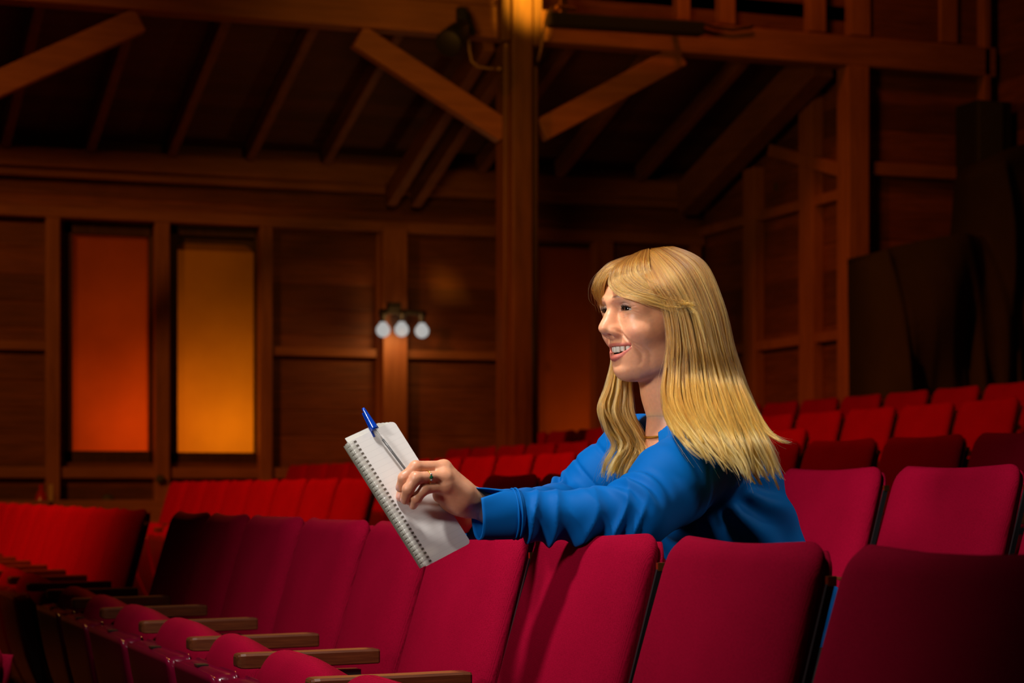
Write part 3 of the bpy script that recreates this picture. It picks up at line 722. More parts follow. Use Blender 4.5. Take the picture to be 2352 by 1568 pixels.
# ------------------------------------------------------------------ implicit-surface toolkit (numpy)
class Field:
    def __init__(s, lo, hi, h):
        s.h = h; s.lo = np.array(lo, float); n = np.ceil((np.array(hi)-s.lo)/h).astype(int)+1
        s.ax = [s.lo[i]+h*np.arange(n[i]) for i in range(3)]
        s.f = np.full(tuple(n), 1.0, np.float32)
    def region(s, lo, hi):
        sl = []
        for i in range(3):
            a = int(max(0, math.floor((lo[i]-s.lo[i])/s.h))); b = int(min(len(s.ax[i]), math.ceil((hi[i]-s.lo[i])/s.h)+1))
            if b <= a: return None, None
            sl.append(slice(a, b))
        X = np.meshgrid(*[s.ax[i][sl[i]].astype(np.float32) for i in range(3)], indexing='ij', sparse=True)
        return tuple(sl), X
    def apply(s, fn, lo, hi, k, op, pad=None):
        pad = (k*2+0.012) if pad is None else pad
        sl, X = s.region(np.array(lo)-pad, np.array(hi)+pad)
        if sl is None: return
        d = fn(*X); cur = s.f[sl]
        if op == 'u':
            if k > 0:
                hh = np.clip(0.5+0.5*(cur-d)/k, 0, 1); s.f[sl] = cur*(1-hh)+d*hh-k*hh*(1-hh)
            else: s.f[sl] = np.minimum(cur, d)
        else:
            if k > 0:
                hh = np.clip(0.5-0.5*(cur+d)/k, 0, 1); s.f[sl] = cur*(1-hh)-d*hh+k*hh*(1-hh)
            else: s.f[sl] = np.maximum(cur, -d)
    def ell(s, c, r, k=0.01, op='u', rot=None):
        c = np.array(c, float); r = np.array(r, float); m = max(r)
        Rm = None if rot is None else np.array(Euler([math.radians(a) for a in rot]).to_matrix().transposed())
        def fn(x, y, z):
            x = x-c[0]; y = y-c[1]; z = z-c[2]
            if Rm is not None:
                x, y, z = (Rm[i][0]*x+Rm[i][1]*y+Rm[i][2]*z for i in range(3))
            k0 = np.sqrt((x/r[0])**2+(y/r[1])**2+(z/r[2])**2); k1 = np.sqrt((x/r[0]**2)**2+(y/r[1]**2)**2+(z/r[2]**2)**2)+1e-9
            return k0*(k0-1)/k1
        s.apply(fn, c-m, c+m, k, op)
    def cap(s, a, b, ra, rb, k=0.01, op='u', sc=(1, 1, 1)):
        a = np.array(a, float); b = np.array(b, float); m = max(ra, rb); sc = np.array(sc, float)
        def fn(x, y, z):
            ba = (b-a)/sc; L = float(ba@ba)+1e-12
            X, Y, Z = (x-a[0])/sc[0], (y-a[1])/sc[1], (z-a[2])/sc[2]
            t = np.clip((X*ba[0]+Y*ba[1]+Z*ba[2])/L, 0, 1)
            return (np.sqrt((X-ba[0]*t)**2+(Y-ba[1]*t)**2+(Z-ba[2]*t)**2)-(ra+(rb-ra)*t))*float(sc.min())
        lo = np.minimum(a, b)-m*sc; hi = np.maximum(a, b)+m*sc
        s.apply(fn, lo, hi, k, op)
    def chain(s, pts, rs, k=0.006, op='u', sc=(1, 1, 1)):
        for i in range(len(pts)-1): s.cap(pts[i], pts[i+1], rs[i], rs[i+1], k if i == 0 else k*0.7, op, sc)
    def mesh(s):
        f = s.f; neg = f < 0
        nx, ny, nz = f.shape
        cnt = np.zeros((nx-1, ny-1, nz-1), np.int8)
        for i in (0, 1):
            for j in (0, 1):
                for k in (0, 1): cnt += neg[i:nx-1+i, j:ny-1+j, k:nz-1+k]
        act = (cnt > 0) & (cnt < 8)
        I, J, K = np.nonzero(act); N = len(I)
        idx = np.full(act.shape, -1, np.int32); idx[I, J, K] = np.arange(N)
        acc = np.zeros((N, 3)); num = np.zeros(N)
        for ax in range(3):
            o1, o2 = [a for a in range(3) if a != ax]
            for p in (0, 1):
                for q in (0, 1):
                    off = [0, 0, 0]; off[o1] = p; off[o2] = q
                    a = f[I+off[0], J+off[1], K+off[2]]; off2 = list(off); off2[ax] = 1
                    b = f[I+off2[0], J+off2[1], K+off2[2]]
                    cr = (a < 0) != (b < 0)
                    t = np.where(cr, a/np.where(cr, a-b, 1), 0)
                    pt = np.zeros((N, 3)); pt[:, ax] = t; pt[:, o1] = p; pt[:, o2] = q
                    acc += pt*cr[:, None]; num += cr
        V = (np.stack([I, J, K], 1)+acc/num[:, None])*s.h+s.lo
        Q_ = []
        for ax in range(3):
            o1, o2 = (ax+1) % 3, (ax+2) % 3
            sl_a = [slice(1, -1)]*3; sl_a[ax] = slice(0, -1); sl_b = list(sl_a); sl_b[ax] = slice(1, None)
            A = neg[tuple(sl_a)]; B = neg[tuple(sl_b)]
            ii = np.stack(np.nonzero(A != B), 1)
            if len(ii) == 0: continue
            flip = A[tuple(ii.T)]
            base = ii.copy()
            for a in range(3):
                if a != ax: base[:, a] += 1
            def g(d1, d2):
                c = base.copy(); c[:, o1] -= d1; c[:, o2] -= d2
                return idx[c[:, 0], c[:, 1], c[:, 2]]
            q = np.stack([g(1, 1), g(0, 1), g(0, 0), g(1, 0)], 1)
            q[~flip] = q[~flip][:, ::-1]
            Q_.append(q)
        Fq = np.concatenate(Q_); Fq = Fq[(Fq >= 0).all(1)]
        return V, Fq
def relax(V, F, it=2, lam=0.5):
    n = len(V); e = np.concatenate([F[:, [0, 1]], F[:, [1, 2]], F[:, [2, 3]], F[:, [3, 0]]])
    V = V.copy()
    deg = np.bincount(e[:, 0], minlength=n)+np.bincount(e[:, 1], minlength=n)
    deg = np.maximum(deg, 1)
    for _ in range(it):
        for l in (lam, -lam*0.95):
            S = np.zeros_like(V)
            for a in range(3):
                S[:, a] = np.bincount(e[:, 0], V[e[:, 1], a], n)+np.bincount(e[:, 1], V[e[:, 0], a], n)
            V += l*(S/deg[:, None]-V)
    return V
def vnormals(V, F):
    nf = np.cross(V[F[:, 2]]-V[F[:, 0]], V[F[:, 3]]-V[F[:, 1]])
    N = np.zeros_like(V)
    for k in range(4):
        for a in range(3): N[:, a] += np.bincount(F[:, k], nf[:, a], len(V))
    return N/(np.linalg.norm(N, axis=1, keepdims=True)+1e-12)
def np_mesh(name, V, F, m, parent=None, colors=None, mats=None):
    me = bpy.data.meshes.new(name)
    nv, nf = len(V), len(F); k = F.shape[1]
    me.vertices.add(nv); me.vertices.foreach_set('co', np.asarray(V, np.float32).ravel())
    me.loops.add(nf*k); me.loops.foreach_set('vertex_index', np.asarray(F, np.int32).ravel())
    me.polygons.add(nf); me.polygons.foreach_set('loop_start', np.arange(0, nf*k, k, dtype=np.int32))
    me.polygons.foreach_set('use_smooth', np.ones(nf, bool))
    for mm in (m if isinstance(m, (list, tuple)) else [m]): me.materials.append(mm)
    if mats is not None: me.polygons.foreach_set('material_index', np.asarray(mats, np.int32))
    me.update(calc_edges=True); me.validate()
    if colors is not None:
        at = me.color_attributes.new('tint', 'FLOAT_COLOR', 'POINT')
        c = np.ones((nv, 4), np.float32); c[:, :3] = colors; at.data.foreach_set('color', c.ravel())
    return link(bpy.data.objects.new(name, me), parent)
def A3(v): return np.array([v[0], v[1], v[2]], float)
def ss(a, b, x):
    t = np.clip((x-a)/(b-a), 0, 1); return t*t*(3-2*t)

# ------------------------------------------------------------------ the woman
YM = 3.22
HO = A3(P(1508, 717, YM))                                   # point between the ears at eye level
hy = math.radians(10)
UF = np.array([-math.cos(hy), -math.sin(hy), 0]); VL = np.array([math.sin(hy), -math.cos(hy), 0]); WU = np.array([0, 0, 1.0])
HR = np.stack([UF, VL, WU])                                 # rows: forward, her left, up
def H2W(p):
    p = np.array(p, float); p = p.copy(); p[..., 2] = p[..., 2]+0.12*(p[..., 0]-0.08)       # chin slightly lifted
    return p @ HR + HO
def W2H(p):
    q = (np.asarray(p)-HO) @ HR.T; q[..., 2] = q[..., 2]-0.12*(q[..., 0]-0.08); return q

woman = tag(empty('person', (1.62, YM, FZ[1])), 'smiling person in a blue blouse leaning over a seat back with a notebook', 'person')
WO = np.array([1.62, YM, FZ[1]])

# --- head in head coordinates (u forward, v her left, w up)
h = Field((-0.13, -0.095, -0.26), (0.125, 0.095, 0.10), 0.00125)
h.ell((-0.014, 0, 0.020), (0.095, 0.073, 0.072), 0)
h.ell((0.030, 0, 0.020), (0.0655, 0.060, 0.052), 0.02)
h.ell((0.020, 0, -0.045), (0.062, 0.057, 0.060), 0.02)
for sd in (-1, 1):
    h.cap((-0.008, sd*0.046, -0.064), (0.048, sd*0.016, -0.095), 0.017, 0.014, 0.02)      # jaw
    h.ell((0.0555, sd*0.0350, -0.0330), (0.0270, 0.0260, 0.0250), 0.014)                        # smiling cheek
    h.ell((0.030, sd*0.050, -0.020), (0.025, 0.014, 0.020), 0.02)                           # cheekbone
h.ell((0.050, 0, -0.085), (0.030, 0.029, 0.025), 0.015)
h.ell((0.0640, 0, -0.0985), (0.0150, 0.0180, 0.0150), 0.012)                                # chin
h.ell((0.058, 0, -0.066), (0.0285, 0.031, 0.026), 0.012)                                    # dental mound
# brow ridge and sockets
h.chain([(0.078, -0.040, 0.014), (0.0885, -0.018, 0.0125), (0.0905, 0, 0.010), (0.0885, 0.018, 0.0125), (0.078, 0.040, 0.014)], [0.008]*5, 0.010)
for sd in (-1, 1):
    h.ell((0.0985, sd*0.0290, 0.0005), (0.0175, 0.0190, 0.0105), 0.014, 's')
    h.ell((0.064, sd*0.046, 0.004), (0.014, 0.012, 0.013), 0.014)
# nose
h.chain([(0.085, 0, 0.004), (0.0925, 0, -0.012), (0.0995, 0, -0.026)], [0.0085, 0.0080, 0.0090], 0.008)
h.ell((0.0860, 0, -0.030), (0.019, 0.0150, 0.018), 0.010)
h.ell((0.1040, 0, -0.0345), (0.0100, 0.0100, 0.0090), 0.006)
h.cap((0.100, 0, -0.040), (0.088, 0, -0.0455), 0.0042, 0.0042, 0.004)
for sd in (-1, 1):
    h.ell((0.0890, sd*0.0125, -0.0380), (0.0125, 0.0066, 0.0085), 0.008)
    h.ell((0.0955, sd*0.0073, -0.0465), (0.0052, 0.0034, 0.0050), 0.003, 's')
# eyelids: shell round the eyeball with a narrow slit
for sd in (-1, 1): h.ell((0.0650, sd*0.0290, -0.0150), (0.0165, 0.0170, 0.0100), 0.012)
EC = [(0.0700, sd*0.0305, -0.0005) for sd in (-1, 1)]; ER = 0.0122
for c, sd in zip(EC, (-1, 1)):
    h.ell(c, (0.0140, 0.0150, 0.0142), 0.004)
    h.chain([(c[0]+0.0100, sd*0.0185, c[2]-0.0085), (c[0]+0.0118, sd*0.0290, c[2]-0.0105), (c[0]+0.0060, sd*0.0420, c[2]-0.0070)], [0.0018, 0.0026, 0.0016], 0.004)
    def slit(x, y, z, c=c, sd=sd):
        v = (y-c[1])*sd
        t = np.clip(1-(v/0.0140)**2, 0, 1)
        up = c[2]+0.0002+0.0030*t-0.02*v; lo = c[2]-0.0012-0.0011*t-0.02*v
        return np.maximum(np.maximum(z-up, lo-z), np.maximum(np.abs(v)-0.0138, 0.074-x-0.0*z)) + 0*x
    h.apply(slit, np.array(c)-0.016, np.array(c)+np.array([0.03, 0.016, 0.016]), 0.0012, 's', pad=0.002)
# mouth opening
MH = 0.0330
def wU(v): return -0.0600+0.0010*(v/MH)**2
def wL(v): return -0.0760+0.0170*(np.abs(v)/MH)**2.0
def mouth(x, y, z):
    d = np.maximum(z-wU(y), wL(y)-z)
    d = np.maximum(d, np.abs(y)-MH+0.0008)
    return np.maximum(d, (0.066-22*y*y)-x)
h.apply(mouth, (0.02, -0.034, -0.082), (0.11, 0.034, -0.052), 0.0016, 's', pad=0.004)
lip = [i/8 for i in range(-8, 9)]
def lipu(v): return 0.0862-26.0*v*v
pu = [(lipu(t*MH)-0.0008*(1-t*t), t*MH, wU(t*MH)+0.0019-0.0005*abs(t)) for t in lip]
h.chain(pu, [0.0014+0.0010*(1-abs(t)**1.5) for t in lip], 0.0030)
pl = [(lipu(t*MH)-0.0030*(1-t*t), t*MH, wL(t*MH)-0.0032*(1-t*t)-0.0006) for t in lip]
h.chain(pl, [0.0015+0.0034*(1-abs(t)**1.4) for t in lip], 0.0030)
#h.chain([(0.0780, -0.012, -0.0905), (0.0800, 0, -0.0915), (0.0780, 0.012, -0.0905)], [0.0015, 0.0022, 0.0015], 0.010, 's')
# ears
for sd in (-1, 1):
    h.ell((-0.012, sd*0.073, -0.012), (0.017, 0.007, 0.030), 0.004, rot=(0, 10, 0))
    h.ell((-0.008, sd*0.079, -0.008), (0.010, 0.004, 0.020), 0.003, 's')
# neck
h.cap((-0.022, 0, -0.060), (-0.030, 0, -0.120), 0.050, 0.048, 0.016)
h.cap((-0.030, 0, -0.120), (-0.052, 0, -0.225), 0.048, 0.050, 0.02)
for sd in (-1, 1):
    h.cap((-0.030, sd*0.040, -0.060), (-0.012, sd*0.012, -0.215), 0.010, 0.009, 0.012)
HV, HF = h.mesh(); HV = relax(HV, HF, 3)
HN = vnormals(HV, HF)
def crease(poly, depth, width, sides=(-1, 1)):
    global HV
    poly = np.array(poly, float)
    for sd in sides:
        best = np.full(len(HV), 9.0); amp = np.zeros(len(HV)); n = len(poly)-1
        for i in range(n):
            a, b_ = poly[i]*np.array([sd, 1]), poly[i+1]*np.array([sd, 1]); ba = b_-a
            q = HV[:, 1:3]-a; t = np.clip(q@ba/(ba@ba), 0, 1); d = np.linalg.norm(q-np.outer(t, ba), axis=1)
            s_ = (i+t)/n; better = d < best; best[better] = d[better]; amp[better] = np.sin(np.pi*np.clip(s_[better]*0.8+0.1, 0, 1))
        m = (HV[:, 0] > 0.012)*amp
        HV = HV+HN*(m*(-depth*np.exp(-(best/width)**2)+0.35*depth*np.exp(-((best-2.2*width)/(1.5*width))**2)))[:, None]
crease([(0.0440, -0.0600), (0.0410, -0.0560), (0.0380, -0.0535)], 0.0010, 0.0020)
crease([(0.0185, -0.0350), (0.0235, -0.0430), (0.0320, -0.0520), (0.0385, -0.0630), (0.0395, -0.0740)], 0.0020, 0.0022)
crease([(0.0480, -0.0560), (0.0475, -0.0700), (0.0430, -0.0860)], 0.0008, 0.0018)
crease([(0.0400, -0.0680), (0.0375, -0.0820), (0.0340, -0.0900)], 0.0006, 0.0016)
crease([(0.0210, -0.0095), (0.0290, -0.0118), (0.0400, -0.0090)], 0.0004, 0.0012)
crease([(0.0180, -0.0055), (0.0290, -0.0075), (0.0410, -0.0050)], 0.0004, 0.0008)
crease([(0.0160, 0.0040), (0.0230, 0.0080), (0.0310, 0.0092), (0.0400, 0.0065), (0.0450, 0.0020)], 0.0009, 0.0010)
for k_ in (-1, 0, 1): crease([(0.0460, -0.001+0.003*k_), (0.0560, -0.002+0.007*k_)], 0.0005, 0.0008)
crease([(0.0145, -0.016), (0.0175, -0.010)], 0.0005, 0.0010)
crease([(-0.014, -0.0905), (0.014, -0.0905)], 0.0018, 0.0050, (1,))
# tint: lips, cheeks, lids
u, v, w = HV[:, 0], HV[:, 1], HV[:, 2]
skin = np.array([0.80, 0.375, 0.205]); lipc = np.array([0.52, 0.115, 0.095]); blush = np.array([0.74, 0.30, 0.20]); lidc = np.array([0.60, 0.40, 0.33])
C = np.tile(skin, (len(HV), 1))
def mixc(C, c, m): return C*(1-m[:, None])+c*m[:, None]
for sd in (-1, 1):
    m = np.exp(-(((u-0.070)/0.022)**2+((v-sd*0.040)/0.016)**2+((w+0.040)/0.014)**2)); C = mixc(C, blush, 0.55*m)
    c = np.array(EC[0 if sd < 0 else 1])
    m = np.exp(-(((v-c[1])/0.014)**2+((w-c[2]-0.0075)/0.0055)**2))*(u > 0.06); C = mixc(C, lidc, 0.9*m)
    vv = (v-c[1])*sd; tt = np.clip(1-(vv/0.0140)**2, 0, 1)
    up = c[2]+0.0002+0.0030*tt-0.02*vv; m = np.exp(-((w-up-0.0004)/0.0008)**2)*(tt > 0.02)*(u > c[0]+0.004); C = mixc(C, np.array([0.02, 0.012, 0.01]), np.clip(m, 0, 1))
    lo = c[2]-0.0012-0.0011*tt-0.02*vv; m = np.exp(-((w-lo+0.0004)/0.0006)**2)*(tt > 0.02)*(u > c[0]+0.004); C = mixc(C, np.array([0.10, 0.05, 0.04]), np.clip(0.7*m, 0, 1))
    # brow
    bw = 0.0175+0.0030*np.clip((v*sd-0.014)/0.02, 0, 1)-0.006*np.clip((v*sd-0.034)/0.012, 0, 1)
    m = np.exp(-((w-bw)/0.0022)**2)*ss(0.010, 0.015, v*sd)*ss(0.050, 0.042, v*sd)*(u > 0.05); C = mixc(C, np.array([0.16, 0.075, 0.035]), 0.75*m)
mU = np.exp(-((w-(wU(v)+0.0018))/0.0028)**4)*(np.abs(v) < MH)*(u > 0.052)
mL = ((w < wL(v)+0.0012)*(w > wL(v)-0.0035-0.0062*(1-np.clip(np.abs(v)/MH, 0, 1)**1.6)))*(np.abs(v) < MH)*(u > lipu(v)-0.009)
C = mixc(C, lipc, np.clip(0.85*mU, 0, 1)); C = mixc(C, lipc, 0.85*mL)
inside = (w < wU(v)+0.0005) & (w > wL(v)-0.0005) & (np.abs(v) < MH) & (u < lipu(v)-0.0045) & (u > 0.03)
C = mixc(C, np.array([0.12, 0.015, 0.012]), inside.astype(float))
noise = np.sin(u*410+v*330)*np.sin(v*510-w*290)*np.sin(w*450+u*120)
C = C*(1+0.03*noise[:, None])
HEADV = H2W(HV); HEADC = C

# --- hands in world coordinates
def hand(J, wrist, cmc_r, fin_r, palm, tip_clip=None, res=0.0013):
    """J: five lists of joints (thumb first) from knuckle to tip, wrist: two points"""
    allp = np.array([A3(p) for f in J for p in f]+[A3(p) for p in wrist])
    f = Field(allp.min(0)-0.035, allp.max(0)+0.035, res)
    wa, wb = A3(wrist[0]), A3(wrist[1])
    f.cap(wa, wb, 0.0225, 0.0245, 0)
    for i, fj in enumerate(J):
        pts = [A3(p) for p in fj]
        if i > 0:
            f.cap(wa+(pts[0]-wa)*0.15, pts[0], 0.0150, 0.0112, 0.014)
        else:
            f.cap(wa, pts[0], 0.0160, 0.0145, 0.014)
    for c, r in palm: f.cap(A3(c[0]), A3(c[1]), r[0], r[1], 0.012)
    base = f.f.copy()
    out = None
    g = f
    for i, fj in enumerate(J):
        pts = [A3(p) for p in fj]; r = fin_r[i]
        t = Field(f.lo, f.lo+np.array([len(a)-1 for a in f.ax])*f.h, res)
        t.f = np.full(f.f.shape, 1.0, np.float32)
        rr = [r*1.12, r*1.06, r*0.98, r*0.84]
        for k in range(len(pts)-1):
            t.cap(pts[k], pts[k+1], rr[k], rr[k+1], 0.002 if k else 0)
            if k > 0: t.ell(pts[k], (rr[k]*1.01,)*3, 0.004)
        a, b = f.f, t.f
        hh = np.clip(0.5+0.5*(a-b)/0.007, 0, 1); near = np.linalg.norm
        # blend only near the knuckle so the fingers stay apart
        f.f = np.where(base < 0.006, a*(1-hh)+b*hh-0.007*hh*(1-hh), np.minimum(a, b)).astype(np.float32)
    V, F = f.mesh(); V = relax(V, F, 2)
    return V, F
J_near = [
    [PZ(1036, 1134, 3.222), PZ(1002, 1130, 3.240), PZ(965, 1138, 3.232), PZ(931, 1150, 3.206)],
    [PZ(1016, 1073, 3.205), PZ(953, 1084, 3.180), PZ(928, 1112, 3.174), PZ(920, 1141, 3.174)],
    [PZ(1020, 1073, 3.178), PZ(955, 1073, 3.152), PZ(929, 1097, 3.148), PZ(920, 1119, 3.156)],
    [PZ(1022, 1094, 3.164), PZ(956, 1098, 3.138), PZ(938, 1123, 3.138), PZ(930, 1147, 3.154)],
    [PZ(1024, 1116, 3.164), PZ(976, 1122, 3.148), PZ(957, 1143, 3.146), PZ(949, 1160, 3.162)],
]
W_n = [PZ(1062, 1140, 3.195), PZ(1135, 1172, 3.24)]
NHV, NHF = hand(J_near, W_n, 0, [0.0100, 0.0088, 0.0092, 0.0088, 0.0078],
                [((PZ(1050, 1150, 3.20), PZ(1012, 1136, 3.178)), (0.020, 0.0125)), ((PZ(1045, 1125, 3.205), PZ(1028, 1100, 3.185)), (0.020, 0.015)), ((PZ(1070, 1160, 3.21), PZ(1030, 1150, 3.205)), (0.018, 0.013))])
# far hand, hidden for the most part behind the notebook: rests against its back
J_far = [
    [PZ(1046, 1158, 3.260), PZ(1015, 1136, 3.255), PZ(995, 1126, 3.240), PZ(978, 1120, 3.225)],
    [PZ(1008, 1158, 3.290), PZ(968, 1148, 3.290), PZ(945, 1154, 3.270), PZ(932, 1166, 3.245)],
    [PZ(1005, 1176, 3.295), PZ(962, 1170, 3.295), PZ(943, 1180, 3.275), PZ(935, 1192, 3.250)],
    [PZ(1007, 1194, 3.295), PZ(968, 1192, 3.295), PZ(952, 1204, 3.275), PZ(947, 1214, 3.250)],
    [PZ(1012, 1211, 3.290), PZ(982, 1214, 3.290), PZ(970, 1224, 3.275), PZ(965, 1231, 3.255)],
]
W_f = [PZ(1055, 1188, 3.300), PZ(1120, 1190, 3.330)]
FHV, FHF = hand(J_far, W_f, 0, [0.0092, 0.0078, 0.0082, 0.0078, 0.0070],
                [((PZ(1045, 1198, 3.300), PZ(1015, 1198, 3.290)), (0.020, 0.013))], res=0.002)
def hand_color(V, J, side):
    C = np.tile(np.array([0.68, 0.32, 0.185]), (len(V), 1))
    for i, fj in enumerate(J):
        tip = A3(fj[-1]); prev = A3(fj[-2])
        for k in (1, 2):
            m = np.exp(-(np.linalg.norm(V-A3(fj[k]), axis=1)/0.009)**2); C = mixc(C, np.array([0.58, 0.24, 0.15]), 0.5*m)
        d = (tip-prev)/np.linalg.norm(tip-prev)
        out = side-d*(side@d); out /= np.linalg.norm(out)
        nc = tip+out*0.0062+d*0.001
        q = V-nc; a = q@d; b = q@out; c = np.linalg.norm(q-np.outer(a, d)-np.outer(b, out), axis=1)
        m = ((a/0.0062)**2+(c/0.0045)**2 < 1)*(b > -0.004); C = mixc(C, np.array([0.66, 0.34, 0.28]), 0.9*m)
    return C
camdir = np.array([-SN*0.9-CS*0.4, -CS*0.9+SN*0.4, 0.3])
NHC = hand_color(NHV, J_near, np.array([-0.85, -0.5, 0.1])); FHC = hand_color(FHV, J_far, np.array([0.3, 1.0, 0.0]))

# --- upper chest below the neckline (skin)
S_n, S_f = A3(P(1628, 1048, 3.088)), A3(P(1464, 1036, 3.395))
E_n, E_f = A3(P(1452, 1180, 2.99)), A3(P(1316, 1160, 3.45))
WR_n, WR_f = A3(PZ(1140, 1174, 3.24)), A3(PZ(1120, 1190, 3.33))
T1, T2, T3, T4 = (np.array([1.510, YM, 0.975]), np.array([1.545, YM, 0.895]), np.array([1.600, YM, 0.775]), np.array([1.700, YM, 0.640]))
def torso(f, g, k=0.03):
    f.cap(T1, T2, 0.080+g, 0.098+g, 0, sc=(1, 1.45, 1)); f.cap(T2, T3, 0.098+g, 0.092+g, k, sc=(1, 1.38, 1)); f.cap(T3, T4, 0.092+g, 0.115+g, k, sc=(1, 1.35, 1))
    for s_ in (S_n, S_f): f.cap(s_, (s_+T1)/2+np.array([0, 0, 0.01]), 0.050+g, 0.062+g, k)
    for sd in (-1, 1): f.ell((1.475, YM+sd*0.07, 0.905), (0.062+g, 0.062+g, 0.058+g), 0.03)
b = Field((1.34, 2.98, 0.86), (1.66, 3.46, 1.13), 0.003)
torso(b, -0.006); nk = H2W([-0.052, 0, -0.215]); b.cap(H2W([-0.035, 0, -0.15]), nk, 0.046, 0.052, 0.02)
b.cap(nk, T1+np.array([0, 0, 0.01]), 0.055, 0.07, 0.04)
BV, BF = b.mesh(); BV = relax(BV, BF, 2)
ar = Field((0.98, 2.90, 0.80), (1.56, 3.58, 1.10), 0.005)
ar.chain([S_n, E_n, WR_n, A3(W_n[0])], [0.045, 0.040, 0.026, 0.021], 0.01); ar.chain([S_f, E_f, WR_f, A3(W_f[0])], [0.045, 0.040, 0.026, 0.021], 0.01)
AV, AF = ar.mesh(); AV = relax(AV, AF, 2)
allV = [HEADV, NHV, FHV, BV, AV]; allF = []; off = 0
for V_, F_ in zip(allV, (HF, NHF, FHF, BF, AF)): allF.append(F_+off); off += len(V_)
def skin_mat():
    m, nt, N, L, bb = newmat('skin')
    at = N.new('ShaderNodeAttribute'); at.attribute_name = 'tint'
    tc = N.new('ShaderNodeTexCoord'); nz = N.new('ShaderNodeTexNoise'); nz.inputs['Scale'].default_value = 160; nz.inputs['Detail'].default_value = 4
    mr = N.new('ShaderNodeMapRange'); mr.inputs['To Min'].default_value = 0.90; mr.inputs['To Max'].default_value = 1.10
    sc = N.new('ShaderNodeVectorMath'); sc.operation = 'SCALE'
    L.new(tc.outputs['Object'], nz.inputs['Vector']); L.new(nz.outputs['Fac'], mr.inputs['Value']); L.new(at.outputs['Color'], sc.inputs[0]); L.new(mr.outputs['Result'], sc.inputs['Scale'])
    L.new(sc.outputs['Vector'], bb.inputs['Base Color'])
    bp = N.new('ShaderNodeBump'); bp.inputs['Strength'].default_value = 0.12; bp.inputs['Distance'].default_value = 0.0008
    n2 = N.new('ShaderNodeTexNoise'); n2.inputs['Scale'].default_value = 520; n2.inputs['Detail'].default_value = 3; L.new(tc.outputs['Object'], n2.inputs['Vector'])
    L.new(n2.outputs['Fac'], bp.inputs['Height']); L.new(bp.outputs['Normal'], bb.inputs['Normal'])
    bb.inputs['Roughness'].default_value = 0.42; bb.inputs['Specular IOR Level'].default_value = 0.45
    bb.inputs['Subsurface Weight'].default_value = 0.45; bb.inputs['Subsurface Radius'].default_value = (1.0, 0.35, 0.18); bb.inputs['Subsurface Scale'].default_value = 0.006
    return m
M['skin'] = skin_mat()
body = np_mesh('body', np.concatenate(allV)-WO, np.concatenate(allF), M['skin'], woman,
               colors=np.concatenate([HEADC, NHC, FHC, np.tile(np.array([0.66, 0.30, 0.18]), (len(BV)+len(AV), 1))]))
# eyes
def eyeball(c):
    n = 32; V = []; F = []; mats = []
    gaze = np.array([0.97, 0.10, 0.05]); gaze /= np.linalg.norm(gaze)
    a = np.cross(gaze, [0, 0, 1.0]); a /= np.linalg.norm(a); bb = np.cross(a, gaze)
    angs = [0.0, 0.10, 0.18, 0.24, 0.36, 0.48, 0.55] + [0.55+(math.pi-0.55)*i/12 for i in range(1, 13)]
    for t in angs:
        rr = ER*(1.0 + (0.06*max(0, 1-(t/0.5)**2)))
        for k in range(n):
            p = 2*math.pi*k/n
            V.append(np.array(c)+rr*(gaze*math.cos(t)+(a*math.cos(p)+bb*math.sin(p))*math.sin(t)))
    for i in range(len(angs)-1):
        for k in range(n):
            F.append((i*n+k, i*n+(k+1) % n, (i+1)*n+(k+1) % n, (i+1)*n+k)); mats.append(1 if angs[i+1] <= 0.19 else (0 if angs[i+1] <= 0.56 else 2))
    return H2W(np.array(V))-WO, np.array(F), mats
M['iris'] = plain('iris', (0.022, 0.012, 0.008), rough=0.08, coat=1.0); M['pupil'] = plain('pupil', (0.004, 0.004, 0.004), rough=0.05, coat=1.0, vary=0); M['sclera'] = plain('sclera', (0.62, 0.56, 0.52), rough=0.15, coat=0.6)
for c in EC:
    V, F, mm = eyeball(c); np_mesh('eye', V, F, [M['iris'], M['pupil'], M['sclera']], woman, mats=mm)
# teeth
M['tooth'] = plain('tooth', (0.80, 0.74, 0.64), rough=0.18, coat=0.5, vary=0.04)
V = []; F = []; off = 0
widths = [0.0098, 0.0082, 0.0086, 0.0080, 0.0078, 0.008]
for sd in (-1, 1):
    s0 = 0.0
    for k, wd_ in enumerate(widths):
        sm = s0+wd_/2; s0 += wd_
        vv = sm*(1-0.010*k) ; uu = 0.0795-19.0*vv*vv
        ang = math.atan(2*19.0*vv)
        hgt = (0.0162, 0.0152, 0.0156, 0.0140, 0.0130, 0.012)[k]
        nu, nw = 12, 12
        top = -0.0545
        for i in range(nw+1):
            ti = math.pi*i/nw
            for j in range(nu):
                tj = 2*math.pi*j/nu
                ex = lambda c_, p: math.copysign(abs(c_)**p, c_)
                lx = wd_/2*0.98*ex(math.cos(tj), 0.5)*ex(math.sin(ti), 0.22); ly = 0.0038*ex(math.sin(tj), 0.7)*ex(math.sin(ti), 0.5)
                lz = top-hgt/2+0.0*k+hgt/2*ex(math.cos(ti), 0.8)
                V.append((uu+ly*math.cos(ang)-lx*math.sin(ang), sd*(vv+lx*math.cos(ang)+ly*math.sin(ang)), lz+0.22*vv*vv*20))
        for i in range(nw):
            for j in range(nu): F.append((off+i*nu+j, off+i*nu+(j+1) % nu, off+(i+1)*nu+(j+1) % nu, off+(i+1)*nu+j))
        off += (nw+1)*nu
np_mesh('teeth', H2W(np.array(V))-WO, np.array(F), M['tooth'], woman)
